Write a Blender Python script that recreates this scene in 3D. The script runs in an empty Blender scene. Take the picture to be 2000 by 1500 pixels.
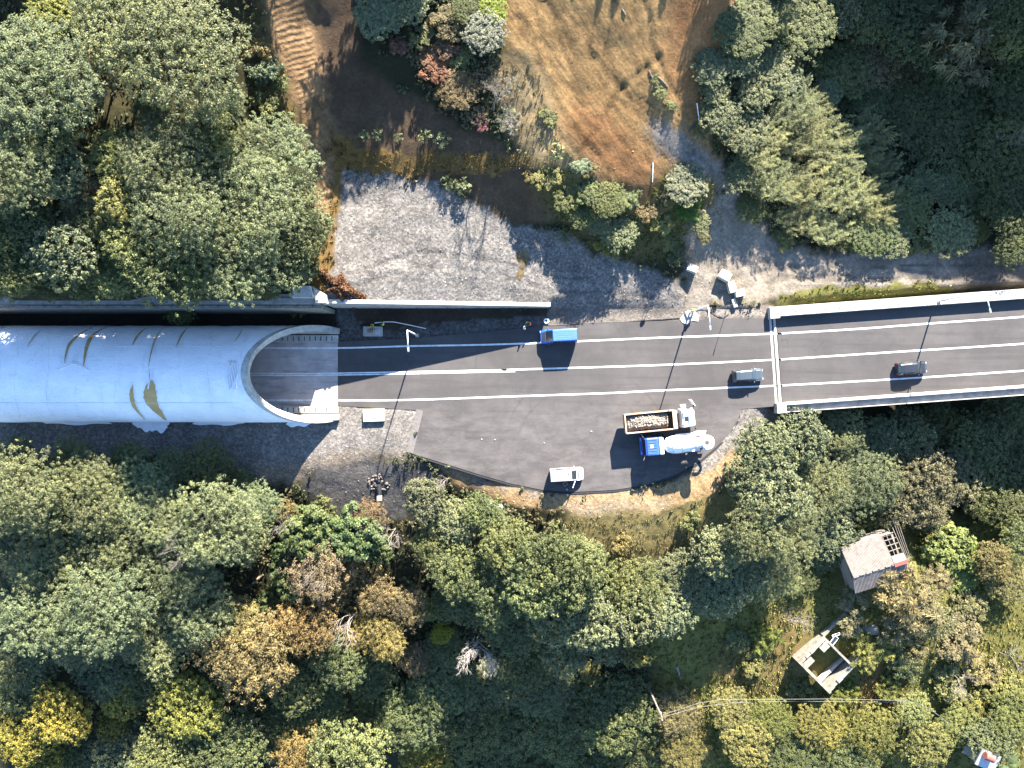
import bpy, bmesh, math, random
import numpy as np
from mathutils import Vector, Matrix, Euler
from mathutils.geometry import tessellate_polygon

SC = bpy.context.scene
COL = SC.collection
H = 97.0          # height of the drone above the carriageway, metres
F = 1387.0        # focal length expressed in photograph pixels (2000 wide)
rnd = random.Random(7)
NR = np.random.RandomState(11)

def W(px, py, z=0.0):
    """survey point: photograph pixel at a known height -> world metres"""
    k = (H - z) / F
    return Vector(((px - 1000) * k, (750 - py) * k, z))

# ------------------------------------------------------------------ noise
def _hash(ix, iy, seed):
    h = (ix.astype(np.int64) * 374761393 + iy.astype(np.int64) * 668265263 + seed * 974711) & 0x7fffffff
    h = ((h ^ (h >> 13)) * 1274126177) & 0x7fffffff
    return ((h ^ (h >> 16)) & 0xffff) / 65535.0
def vnoise(x, y, seed=0):
    ix = np.floor(x); iy = np.floor(y); fx = x - ix; fy = y - iy
    fx = fx * fx * (3 - 2 * fx); fy = fy * fy * (3 - 2 * fy)
    a = _hash(ix, iy, seed); b = _hash(ix + 1, iy, seed); c = _hash(ix, iy + 1, seed); d = _hash(ix + 1, iy + 1, seed)
    return (a * (1 - fx) + b * fx) * (1 - fy) + (c * (1 - fx) + d * fx) * fy
def fbm(x, y, seed=0, o=4):
    s = 0; a = .5; t = 0
    for i in range(o):
        s = s + a * vnoise(x * 2 ** i + 17.3 * i, y * 2 ** i - 9.1 * i, seed + i); t += a; a *= .5
    return s / t      # 0..1

# ------------------------------------------------------------------ materials
def nt(name):
    m = bpy.data.materials.new(name); m.use_nodes = True
    n = m.node_tree; n.nodes.clear()
    return m, n
def nd(n, t, **kw):
    x = n.nodes.new(t)
    for k, v in kw.items():
        if k in x.inputs.keys(): x.inputs[k].default_value = v
        else: setattr(x, k, v)
    return x
def out(n, sh):
    o = nd(n, 'ShaderNodeOutputMaterial'); n.links.new(sh, o.inputs['Surface'])
def ramp(n, fac, stops):
    r = nd(n, 'ShaderNodeValToRGB'); e = r.color_ramp.elements
    while len(e) < len(stops): e.new(.5)
    for i, (p, c) in enumerate(stops):
        e[i].position = p; e[i].color = (c, c, c, 1) if isinstance(c, (int, float)) else (*c, 1)
    n.links.new(fac, r.inputs[0]); return r.outputs['Color']
def mixc(n, a, b, fac, mode='MIX'):
    m = nd(n, 'ShaderNodeMix'); m.data_type = 'RGBA'; m.blend_type = mode
    for s, v in ((6, a), (7, b)):
        if isinstance(v, tuple): m.inputs[s].default_value = (*v, 1) if len(v) == 3 else v
        else: n.links.new(v, m.inputs[s])
    if isinstance(fac, (int, float)): m.inputs[0].default_value = fac
    else: n.links.new(fac, m.inputs[0])
    return m.outputs[2]
def noise(n, scale, detail=4, rough=.6, vec=None, stretch=None):
    t = nd(n, 'ShaderNodeNewGeometry').outputs['Position'] if vec is None else vec
    if stretch:
        mp = nd(n, 'ShaderNodeMapping'); mp.inputs['Scale'].default_value = stretch
        n.links.new(t, mp.inputs['Vector']); t = mp.outputs['Vector']
    x = nd(n, 'ShaderNodeTexNoise'); x.inputs['Scale'].default_value = scale
    x.inputs['Detail'].default_value = detail; x.inputs['Roughness'].default_value = rough
    n.links.new(t, x.inputs['Vector']); return x.outputs['Fac']
def bump(n, h, strength=.3, dist=.05):
    b = nd(n, 'ShaderNodeBump'); b.inputs['Strength'].default_value = strength; b.inputs['Distance'].default_value = dist
    n.links.new(h, b.inputs['Height']); return b.outputs['Normal']
def plain(name, col, rough=.6, metal=0.0, var=.25, scale=3.0, bmp=0.0, spec=.5, coat=0.0, grime=None):
    """paint / metal / concrete: base colour with uneven tone"""
    m, n = nt(name)
    p = nd(n, 'ShaderNodeBsdfPrincipled')
    tc = nd(n, 'ShaderNodeTexCoord').outputs['Object']
    f = noise(n, scale, 5, .65, tc)
    lo = tuple(c * (1 - var) for c in col); hi = tuple(min(1, c * (1 + var * .6)) for c in col)
    c = mixc(n, lo, hi, ramp(n, f, [(.3, 0.0), (.7, 1.0)]))
    if grime:
        f2 = noise(n, scale * .45, 6, .7, tc)
        c = mixc(n, c, grime, ramp(n, f2, [(.52, 0.0), (.72, .8)]))
    n.links.new(c, p.inputs['Base Color'])
    p.inputs['Roughness'].default_value = rough; p.inputs['Metallic'].default_value = metal
    p.inputs['Specular IOR Level'].default_value = spec
    if coat: p.inputs['Coat Weight'].default_value = coat
    if bmp: n.links.new(bump(n, noise(n, scale * 8, 4, .6, tc), bmp, .02), p.inputs['Normal'])
    out(n, p.outputs[0]); return m

M = {}
M['concrete'] = plain('concrete', (.30, .285, .26), .85, var=.3, scale=1.2, bmp=.3, spec=.2, grime=(.16, .145, .12))
M['concrete_pale'] = plain('pale_concrete', (.36, .345, .305), .85, var=.3, scale=1.2, bmp=.3, spec=.2, grime=(.15, .135, .11))
M['concrete_old'] = plain('weathered_concrete', (.20, .185, .15), .9, var=.4, scale=1.5, bmp=.5, spec=.2, grime=(.08, .075, .05))
M['block'] = plain('cast_block', (.42, .40, .33), .85, var=.2, scale=2, bmp=.2, spec=.2)
M['steel'] = plain('galvanised_steel', (.42, .43, .44), .45, .6, var=.2, scale=4)
M['white_pole'] = plain('white_painted_steel', (.7, .7, .68), .4, var=.1)
M['dark_metal'] = plain('dark_metal', (.03, .03, .032), .5, .3)
M['rubber'] = plain('rubber', (.018, .018, .019), .85, spec=.3)
M['rim'] = plain('wheel_rim', (.30, .30, .31), .4, .7)
M['glass'] = plain('tinted_glass', (.02, .026, .028), .05, var=.1, spec=.8)
M['van_blue'] = plain('blue_van_paint', (.012, .075, .30), .35, var=.12, coat=.5)
M['van_blue_roof'] = plain('blue_van_roof_paint', (.055, .13, .29), .4, var=.15, coat=.3)
M['van_white'] = plain('white_van_paint', (.72, .72, .72), .35, var=.06, coat=.5)
M['hood_grey'] = plain('grey_bonnet_paint', (.10, .105, .115), .25, var=.1, coat=.6)
M['car_silver'] = plain('silver_car_paint', (.050, .064, .078), .35, .2, var=.06, coat=.25)
M['car_dark'] = plain('dark_car_paint', (.020, .024, .032), .35, .2, var=.06, coat=.2)
M['lamp_glass'] = plain('headlamp_glass', (.6, .6, .58), .1, spec=.8)
M['tail_red'] = plain('tail_lamp_red', (.3, .01, .01), .2)
M['truck_white'] = plain('white_truck_paint', (.66, .67, .68), .4, var=.08, coat=.3)
M['rust_bed'] = plain('rusted_bed_steel', (.26, .15, .085), .75, .2, var=.4, scale=2, bmp=.3, grime=(.10, .05, .03))
M['rust_pale'] = plain('worn_tan_bed_steel', (.42, .32, .22), .7, .1, var=.3, scale=3, grime=(.22, .12, .07))
M['mixer_blue'] = plain('blue_cab_paint', (.030, .085, .33), .45, var=.12, coat=.4)
M['drum_white'] = plain('white_drum_paint', (.68, .69, .70), .42, var=.08, coat=.2, grime=(.42, .42, .42))
M['chassis'] = plain('chassis_steel', (.05, .042, .035), .7, .3, var=.4, grime=(.12, .07, .04))
M['orange'] = plain('amber_beacon', (.6, .22, .03), .3)
M['rock'] = plain('broken_rock', (.15, .13, .11), .9, var=.45, scale=6, bmp=.4, spec=.2)
M['skin'] = plain('skin', (.30, .16, .10), .6, var=.1)
M['hivis_lime'] = plain('lime_safety_vest', (.42, .55, .03), .7, var=.15, scale=8)
M['hivis_yellow'] = plain('yellow_safety_vest', (.50, .48, .05), .7, var=.15, scale=8)
M['cloth_navy'] = plain('navy_cloth', (.02, .028, .05), .9)
M['cloth_blue'] = plain('blue_work_cloth', (.05, .10, .22), .9)
M['cloth_green'] = plain('green_work_cloth', (.03, .24, .06), .85)
M['cloth_white'] = plain('white_cloth', (.62, .62, .6), .9, var=.12)
M['cloth_red'] = plain('red_cloth', (.50, .04, .04), .8)
M['hair'] = plain('dark_hair', (.015, .012, .01), .7)
M['boots'] = plain('work_boots', (.05, .035, .022), .8)
M['black_plastic'] = plain('black_plastic', (.02, .021, .024), .5, var=.3)
M['wood_dead'] = plain('bleached_dead_wood', (.19, .165, .143), .9, var=.35, scale=5, bmp=.3)
M['wood_white'] = plain('sun_bleached_wood', (.36, .325, .29), .9, var=.3, scale=5)
M['bark'] = plain('bark', (.07, .052, .037), .95, var=.4, scale=5, bmp=.5, spec=.15)
M['timber'] = plain('grey_timber', (.17, .145, .12), .9, var=.35, scale=4)
M['red_sheet'] = plain('red_cloth_sheet', (.22, .065, .048), .8, var=.25)
M['wire'] = plain('aluminium_wire', (.16, .16, .155), .6, .2)
M['white_paint'] = None

def mat_marking():
    m, n = nt('road_paint'); p = nd(n, 'ShaderNodeBsdfPrincipled')
    c = mixc(n, mixc(n, (.62, .62, .60), (.36, .36, .35), ramp(n, noise(n, 1.2, 6, .7), [(.40, 0.0), (.70, 1.0)])), (.12, .115, .11), ramp(n, noise(n, 2.6, 7, .8), [(.56, 0.0), (.72, .9)]))
    n.links.new(c, p.inputs['Base Color']); p.inputs['Roughness'].default_value = .7
    out(n, p.outputs[0]); return m
M['white_paint'] = mat_marking()

def mat_asphalt():
    m, n = nt('asphalt'); p = nd(n, 'ShaderNodeBsdfPrincipled')
    big = noise(n, .09, 5, .6); mid = noise(n, .8, 5, .65); fine = noise(n, 9, 3, .6)
    strk = noise(n, .9, 4, .6, stretch=(.06, 1.0, 1.0))
    a = mixc(n, (.0430, .0395, .0385), (.0690, .0635, .0610), ramp(n, big, [(.35, 0.0), (.65, 1.0)]))
    a = mixc(n, a, (.040, .0365, .036), ramp(n, strk, [(.48, 0.0), (.70, .75)]))
    a = mixc(n, a, (.085, .078, .073), ramp(n, noise(n, 1.5, 6, .75, stretch=(.05, 1.0, 1.0)), [(.60, 0.0), (.78, .5)]))
    vor = nd(n, 'ShaderNodeTexVoronoi', feature='DISTANCE_TO_EDGE'); vor.inputs['Scale'].default_value = .16; mpv = nd(n, 'ShaderNodeMapping'); n.links.new(nd(n, 'ShaderNodeNewGeometry').outputs['Position'], mpv.inputs['Vector'])
    nz = nd(n, 'ShaderNodeTexNoise'); nz.inputs['Scale'].default_value = .7; nz.inputs['Detail'].default_value = 6; n.links.new(mpv.outputs[0], nz.inputs['Vector'])
    av = nd(n, 'ShaderNodeVectorMath', operation='ADD'); n.links.new(mpv.outputs[0], av.inputs[0]); sv_ = nd(n, 'ShaderNodeVectorMath', operation='SCALE'); n.links.new(nz.outputs['Color'], sv_.inputs[0]); sv_.inputs['Scale'].default_value = 2.5; n.links.new(sv_.outputs[0], av.inputs[1]); n.links.new(av.outputs[0], vor.inputs['Vector'])
    ck = nd(n, 'ShaderNodeMath', operation='MULTIPLY'); n.links.new(ramp(n, vor.outputs['Distance'], [(.004, .45), (.012, 0.0)]), ck.inputs[0]); n.links.new(ramp(n, noise(n, .25, 3), [(.52, 0.0), (.62, 1.0)]), ck.inputs[1])
    a = mixc(n, a, (.030, .028, .028), ck.outputs[0])
    # dusty, scuffed lay-by: dry cement dust where trucks turn
    geo = nd(n, 'ShaderNodeNewGeometry'); sep = nd(n, 'ShaderNodeSeparateXYZ'); n.links.new(geo.outputs['Position'], sep.inputs[0])
    mr = nd(n, 'ShaderNodeMapRange'); mr.inputs['From Min'].default_value = -1.5; mr.inputs['From Max'].default_value = -4.5
    n.links.new(sep.outputs['Y'], mr.inputs['Value'])
    dust = ramp(n, noise(n, .42, 7, .75, stretch=(.6, 1.4, 1)), [(.43, 0.0), (.70, .8)])
    mul = nd(n, 'ShaderNodeMath', operation='MULTIPLY'); n.links.new(mr.outputs[0], mul.inputs[0]); n.links.new(dust, mul.inputs[1])
    a = mixc(n, a, (.098, .090, .084), mul.outputs[0])
    # curved tyre scrubs
    for cx, cy, r, w in ((9.5, -9.5, 9.0, .16), (10.2, -9.0, 11.2, .14), (15, -2, 12.5, .13), (-2, -14, 9.5, .15), (5.5, 2, 10.5, .12), (18, -14, 9.0, .12)):
        vm = nd(n, 'ShaderNodeVectorMath', operation='DISTANCE'); n.links.new(geo.outputs['Position'], vm.inputs[0]); vm.inputs[1].default_value = (cx, cy, 0)
        s1 = nd(n, 'ShaderNodeMath', operation='SUBTRACT'); n.links.new(vm.outputs['Value'], s1.inputs[0]); s1.inputs[1].default_value = r
        ab = nd(n, 'ShaderNodeMath', operation='ABSOLUTE'); n.links.new(s1.outputs[0], ab.inputs[0])
        rr = ramp(n, ab.outputs[0], [(w * .2, .30), (w * 1.8, 0.0)])
        mm = nd(n, 'ShaderNodeMath', operation='MULTIPLY'); n.links.new(rr, mm.inputs[0])
        n.links.new(ramp(n, noise(n, .12 + r * .004, 2, .5), [(.42, 0.0), (.62, 1.0)]), mm.inputs[1])
        a = mixc(n, a, (.034, .031, .031), mm.outputs[0])
    a = mixc(n, a, ramp(n, fine, [(.3, .75), (.7, 1.2)]), .55, 'MULTIPLY')
    a = mixc(n, a, ramp(n, mid, [(.3, .9), (.7, 1.08)]), .8, 'MULTIPLY')
    n.links.new(a, p.inputs['Base Color']); p.inputs['Roughness'].default_value = .85; p.inputs['Specular IOR Level'].default_value = .25
    n.links.new(bump(n, noise(n, 25, 3, .7), .25, .01), p.inputs['Normal'])
    out(n, p.outputs[0]); return m
M['asphalt'] = mat_asphalt()

def mat_tunnel_floor():
    m, n = nt('tunnel_floor_concrete'); p = nd(n, 'ShaderNodeBsdfPrincipled')
    a = mixc(n, (.29, .25, .225), (.40, .355, .325), ramp(n, noise(n, .5, 6, .7), [(.35, 0.0), (.65, 1.0)]))
    a = mixc(n, a, (.085, .075, .072), ramp(n, noise(n, .9, 6, .7, stretch=(.12, 1, 1)), [(.50, 0.0), (.70, .85)]))
    n.links.new(a, p.inputs['Base Color']); p.inputs['Roughness'].default_value = .8
    out(n, p.outputs[0]); return m
M['tunnel_floor'] = mat_tunnel_floor()

def mat_sheet():
    m, n = nt('white_geotextile'); p = nd(n, 'ShaderNodeBsdfPrincipled')
    tc = nd(n, 'ShaderNodeNewGeometry').outputs['Position']
    f = noise(n, .35, 6, .65); g = noise(n, 2.2, 5, .6, stretch=(.35, 1, 1))
    a = mixc(n, (.66, .67, .67), (.76, .76, .755), ramp(n, f, [(.35, 0.0), (.65, 1.0)]))
    a = mixc(n, a, (.58, .585, .59), ramp(n, g, [(.55, 0.0), (.8, .5)]))
    a = mixc(n, a, (.38, .375, .35), ramp(n, noise(n, 1.1, 7, .75, stretch=(.9, .35, .35)), [(.56, 0.0), (.80, .55)]))
    a = mixc(n, a, (.31, .28, .21), ramp(n, noise(n, .5, 8, .8), [(.64, 0.0), (.80, .5)]))
    sep = nd(n, 'ShaderNodeSeparateXYZ'); n.links.new(tc, sep.inputs[0])
    n.links.new(a, p.inputs['Base Color']); p.inputs['Roughness'].default_value = .8; p.inputs['Specular IOR Level'].default_value = .1
    h = nd(n, 'ShaderNodeMath', operation='ADD'); n.links.new(noise(n, .9, 5, .6, stretch=(.5, 1.4, 1.4)), h.inputs[0]); n.links.new(noise(n, 5, 3, .6), h.inputs[1])
    n.links.new(bump(n, h.outputs[0], .55, .18), p.inputs['Normal'])
    out(n, p.outputs[0]); return m
M['sheet'] = mat_sheet()
M['ochre'] = plain('ochre_waterproofing', (.36, .24, .085), .6, var=.25, scale=1.0)

def mat_terrain():
    m, n = nt('ground'); p = nd(n, 'ShaderNodeBsdfPrincipled')
    ca = nd(n, 'ShaderNodeAttribute', attribute_name='Col'); ga = nd(n, 'ShaderNodeAttribute', attribute_name='grit'); ra = nd(n, 'ShaderNodeAttribute', attribute_name='ripple')
    a = ca.outputs['Color']
    a = mixc(n, a, ramp(n, noise(n, .35, 6, .7), [(.3, .70), (.7, 1.3)]), .8, 'MULTIPLY')
    a = mixc(n, a, ramp(n, noise(n, 2.6, 6, .75), [(.28, .62), (.72, 1.38)]), .8, 'MULTIPLY')
    # broken stone: light and dark chips
    vo = nd(n, 'ShaderNodeTexVoronoi'); vo.inputs['Scale'].default_value = 4.2; n.links.new(nd(n, 'ShaderNodeNewGeometry').outputs['Position'], vo.inputs['Vector'])
    st = nd(n, 'ShaderNodeSeparateColor'); n.links.new(vo.outputs['Color'], st.inputs[0])
    chips = mixc(n, a, ramp(n, st.outputs[0], [(.0, .55), (.5, .97), (1.0, 1.55)]), 1.0, 'MULTIPLY')
    a = mixc(n, a, chips, ga.outputs['Fac'])
    n.links.new(a, p.inputs['Base Color']); p.inputs['Roughness'].default_value = .95; p.inputs['Specular IOR Level'].default_value = .15
    wv = nd(n, 'ShaderNodeTexWave'); wv.bands_direction = 'Y'; wv.inputs['Scale'].default_value = .55; wv.inputs['Distortion'].default_value = 9.0; wv.inputs['Detail'].default_value = 4; wv.inputs['Detail Scale'].default_value = .45
    mp = nd(n, 'ShaderNodeMapping'); mp.inputs['Rotation'].default_value = (0, 0, math.radians(-28)); n.links.new(nd(n, 'ShaderNodeNewGeometry').outputs['Position'], mp.inputs['Vector'])
    n.links.new(mp.outputs[0], wv.inputs['Vector'])
    wm = nd(n, 'ShaderNodeMath', operation='MULTIPLY'); wmk = nd(n, 'ShaderNodeMath', operation='MULTIPLY'); n.links.new(wv.outputs['Fac'], wmk.inputs[0]); wk2 = nd(n, 'ShaderNodeMath', operation='MULTIPLY'); n.links.new(ramp(n, noise(n, .45, 5, .7), [(.38, .15), (.62, 1.0)]), wk2.inputs[0]); n.links.new(ramp(n, ra.outputs['Fac'], [(.86, 0.0), (.95, 1.0)]), wk2.inputs[1]); n.links.new(wk2.outputs[0], wmk.inputs[1])
    mp2 = nd(n, 'ShaderNodeMapping'); mp2.inputs['Rotation'].default_value = (0, 0, math.radians(52)); n.links.new(nd(n, 'ShaderNodeNewGeometry').outputs['Position'], mp2.inputs['Vector'])
    gr = noise(n, 1.6, 6, .65, mp2.outputs[0], stretch=(.10, 1.0, 1.0))
    wms = nd(n, 'ShaderNodeMath', operation='ADD'); n.links.new(wmk.outputs[0], wms.inputs[0]); n.links.new(gr, wms.inputs[1]); n.links.new(wms.outputs[0], wm.inputs[0])
    a2_ = ramp(n, gr, [(.34, .60), (.64, 1.25)]); a = mixc(n, a, mixc(n, a, a2_, 1.0, 'MULTIPLY'), ra.outputs['Fac']); n.links.new(a, p.inputs['Base Color']); n.links.new(ra.outputs['Fac'], wm.inputs[1])
    hn = nd(n, 'ShaderNodeMath', operation='ADD'); n.links.new(noise(n, 2.2, 7, .75), hn.inputs[0]); n.links.new(wm.outputs[0], hn.inputs[1])
    hv = nd(n, 'ShaderNodeMath', operation='MULTIPLY'); n.links.new(st.outputs[1], hv.inputs[0]); n.links.new(ga.outputs['Fac'], hv.inputs[1])
    h2 = nd(n, 'ShaderNodeMath', operation='ADD'); n.links.new(hn.outputs[0], h2.inputs[0]); n.links.new(hv.outputs[0], h2.inputs[1])
    n.links.new(bump(n, h2.outputs[0], .55, .16), p.inputs['Normal'])
    out(n, p.outputs[0]); return m
M['ground'] = mat_terrain()

def mat_leaf(name, use_obj=True, rough=.6, spec=.22):
    m, n = nt(name)
    ti = nd(n, 'ShaderNodeAttribute', attribute_name='tint')
    if use_obj: base = nd(n, 'ShaderNodeObjectInfo').outputs['Color']
    else: base = nd(n, 'ShaderNodeAttribute', attribute_name='Col').outputs['Color']
    v = ramp(n, ti.outputs['Fac'], [(0, (.50, .52, .55)), (.5, (1, 1, 1)), (1, (1.75, 1.6, 1.25))])
    c = mixc(n, base, v, 1.0, 'MULTIPLY')
    p = nd(n, 'ShaderNodeBsdfPrincipled'); n.links.new(c, p.inputs['Base Color'])
    p.inputs['Roughness'].default_value = rough; p.inputs['Specular IOR Level'].default_value = spec
    tr = nd(n, 'ShaderNodeBsdfTranslucent'); n.links.new(c, tr.inputs['Color'])
    mx = nd(n, 'ShaderNodeMixShader'); mx.inputs[0].default_value = .28
    n.links.new(p.outputs[0], mx.inputs[1]); n.links.new(tr.outputs[0], mx.inputs[2])
    out(n, mx.outputs[0]); return m
M['leaf'] = mat_leaf('foliage')
M['leaf_ground'] = mat_leaf('low_foliage', False, .6, .3)

def mat_stone():
    m, n = nt('loose_stone'); p = nd(n, 'ShaderNodeBsdfPrincipled')
    n.links.new(nd(n, 'ShaderNodeAttribute', attribute_name='Col').outputs['Color'], p.inputs['Base Color'])
    p.inputs['Roughness'].default_value = .9; p.inputs['Specular IOR Level'].default_value = .2
    out(n, p.outputs[0]); return m
M['stone'] = mat_stone()

# ------------------------------------------------------------------ object helpers
def tag(o, label=None, cat=None, group=None, kind=None):
    if label: o['label'] = label
    if cat: o['category'] = cat
    if group: o['group'] = group
    if kind: o['kind'] = kind
    return o
def empty(name, loc=(0, 0, 0), rz=0, label=None, cat=None, group=None):
    o = bpy.data.objects.new(name, None); COL.objects.link(o)
    o.location = loc; o.rotation_euler = (0, 0, rz); o.empty_display_size = .3
    return tag(o, label, cat, group)

class MB:
    """collects shapes and links them as ONE mesh object"""
    def __init__(s): s.v = []; s.f = []; s.m = []; s.mi = 0
    def add(s, vs, fs):
        b = len(s.v); s.v += [tuple(x) for x in vs]
        for f in fs: s.f.append(tuple(i + b for i in f)); s.m.append(s.mi)
        return s
    def box(s, c, d, rz=0, rx=0, ry=0, taper=1.0):
        x, y, z = (k / 2 for k in d); t = taper
        vs = [Vector(p) for p in ((-x, -y, -z), (x, -y, -z), (x, y, -z), (-x, y, -z), (-x * t, -y * t, z), (x * t, -y * t, z), (x * t, y * t, z), (-x * t, y * t, z))]
        r = Euler((rx, ry, rz)).to_matrix(); c = Vector(c)
        return s.add([r @ v + c for v in vs], [(3, 2, 1, 0), (4, 5, 6, 7), (0, 1, 5, 4), (1, 2, 6, 5), (2, 3, 7, 6), (3, 0, 4, 7)])
    def tube(s, pts, radii, n=6, caps=True):
        pts = [Vector(p) for p in pts]
        if isinstance(radii, (int, float)): radii = [radii] * len(pts)
        rings = []
        for i, p in enumerate(pts):
            d = (pts[min(i + 1, len(pts) - 1)] - pts[max(i - 1, 0)]).normalized()
            a = Vector((0, 0, 1)) if abs(d.z) < .9 else Vector((1, 0, 0))
            u = d.cross(a).normalized(); w = d.cross(u)
            rings.append([p + (u * math.cos(2 * math.pi * k / n) + w * math.sin(2 * math.pi * k / n)) * radii[i] for k in range(n)])
        vs = [v for r in rings for v in r]; fs = []
        for i in range(len(pts) - 1):
            for k in range(n): fs.append((i * n + k, i * n + (k + 1) % n, (i + 1) * n + (k + 1) % n, (i + 1) * n + k))
        if caps: fs += [tuple(range(n - 1, -1, -1)), tuple((len(pts) - 1) * n + k for k in range(n))]
        return s.add(vs, fs)
    def lathe(s, prof, origin, axis='Z', n=24, closed=False):
        """prof: list of (radius, along)"""
        o = Vector(origin); vs = []; fs = []
        for r, a in prof:
            for k in range(n):
                t = 2 * math.pi * k / n; c, q = r * math.cos(t), r * math.sin(t)
                vs.append(o + Vector({'Z': (c, q, a), 'X': (a, c, q), 'Y': (c, a, q)}[axis]))
        m = len(prof)
        for i in range(m if closed else m - 1):
            j = (i + 1) % m
            for k in range(n): fs.append((i * n + k, i * n + (k + 1) % n, j * n + (k + 1) % n, j * n + k))
        return s.add(vs, fs)
    def prism(s, poly, z0, z1):
        n = len(poly); vs = [(p[0], p[1], z0) for p in poly] + [(p[0], p[1], z1) for p in poly]
        tri = tessellate_polygon([[Vector((p[0], p[1], 0)) for p in poly]])
        fs = [tuple(t) for t in tri]; 
        fs = [f if _up(poly, f) else f[::-1] for f in fs]
        top = [tuple(i + n for i in f) for f in fs]; bot = [f[::-1] for f in fs]
        area = sum(poly[i][0] * poly[(i + 1) % n][1] - poly[(i + 1) % n][0] * poly[i][1] for i in range(n))
        side = [(i, (i + 1) % n, (i + 1) % n + n, i + n) if area > 0 else ((i + 1) % n, i, i + n, (i + 1) % n + n) for i in range(n)]
        return s.add(vs, top + bot + side)
    def build(s, name, mats, parent=None, smooth=False, bevel=0, loc=None):
        me = bpy.data.meshes.new(name); me.from_pydata(s.v, [], s.f)
        for m in (mats if isinstance(mats, (list, tuple)) else [mats]): me.materials.append(m)
        if any(s.m): me.polygons.foreach_set('material_index', s.m)
        if smooth: me.polygons.foreach_set('use_smooth', [True] * len(s.f))
        me.update()
        o = bpy.data.objects.new(name, me); COL.objects.link(o)
        if parent is not None: o.parent = parent
        if loc is not None: o.location = loc
        if bevel:
            b = o.modifiers.new('bevel', 'BEVEL'); b.width = bevel; b.segments = 2; b.limit_method = 'ANGLE'; b.angle_limit = math.radians(40)
        return o
def _up(poly, f):
    a, b, c = (poly[i] for i in f)
    return (b[0] - a[0]) * (c[1] - a[1]) - (b[1] - a[1]) * (c[0] - a[0]) > 0
def npmesh(name, V, Fq, mat, parent=None, attrs=None, smooth=False):
    """large mesh from numpy arrays, faces all of one size"""
    me = bpy.data.meshes.new(name); nv = len(V); nf, k = Fq.shape
    me.vertices.add(nv); me.vertices.foreach_set('co', np.ascontiguousarray(V, np.float32).ravel())
    me.loops.add(nf * k); me.loops.foreach_set('vertex_index', np.ascontiguousarray(Fq, np.int32).ravel())
    me.polygons.add(nf); me.polygons.foreach_set('loop_start', np.arange(0, nf * k, k, dtype=np.int32))
    me.update(calc_edges=True)
    if smooth: me.polygons.foreach_set('use_smooth', np.ones(nf, bool))
    for an, (dom, typ, arr) in (attrs or {}).items():
        at = me.attributes.new(an, typ, dom)
        at.data.foreach_set('color' if typ == 'FLOAT_COLOR' else 'value', np.ascontiguousarray(arr, np.float32).ravel())
    me.materials.append(mat); me.validate()
    o = bpy.data.objects.new(name, me); COL.objects.link(o)
    if parent is not None: o.parent = parent
    return o
def copy_tree(o, parent=None):
    c = o.copy(); COL.objects.link(c); c.parent = parent
    for ch in o.children: copy_tree(ch, c)
    return c

# ------------------------------------------------------------------ camera, sun, sky
SUN_EL = math.radians(28.0); SUN_AZ = math.atan2(.29, .957)
cam_d = bpy.data.cameras.new('drone_camera'); cam = bpy.data.objects.new('drone_camera', cam_d); COL.objects.link(cam)
cam.location = (0, 0, H); cam.rotation_euler = (0, 0, 0)
cam_d.sensor_width = 36; cam_d.lens = 36 * F / 2000; cam_d.clip_end = 2000; cam_d.clip_start = 1
SC.camera = cam
sd = bpy.data.lights.new('sun', 'SUN'); sd.energy = 5.0; sd.angle = math.radians(.5); sd.color = (1.0, .93, .84)
so = bpy.data.objects.new('sun', sd); COL.objects.link(so)
d = Vector((-math.sin(SUN_AZ) * math.cos(SUN_EL), -math.cos(SUN_AZ) * math.cos(SUN_EL), -math.sin(SUN_EL)))
so.rotation_euler = d.to_track_quat('-Z', 'Y').to_euler(); so.location = (20, 60, 60)
w = bpy.data.worlds.new('World'); SC.world = w; w.use_nodes = True
wn = w.node_tree; bg = wn.nodes['Background']
sky = wn.nodes.new('ShaderNodeTexSky'); sky.sky_type = 'NISHITA'; sky.sun_disc = False
sky.sun_elevation = SUN_EL; sky.sun_rotation = SUN_AZ; sky.altitude = 600; sky.air_density = 1.0; sky.dust_density = .1; sky.ozone_density = 4.0
wn.links.new(sky.outputs[0], bg.inputs['Color']); bg.inputs['Strength'].default_value = .075
SC.view_settings.view_transform = 'Standard'; SC.view_settings.look = 'None'; SC.view_settings.gamma = 1
SC.view_settings.exposure = 3.0
SC.cycles.max_bounces = 5; SC.cycles.diffuse_bounces = 3; SC.cycles.glossy_bounces = 2; SC.cycles.transmission_bounces = 3
SC.cycles.transparent_max_bounces = 4
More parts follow.
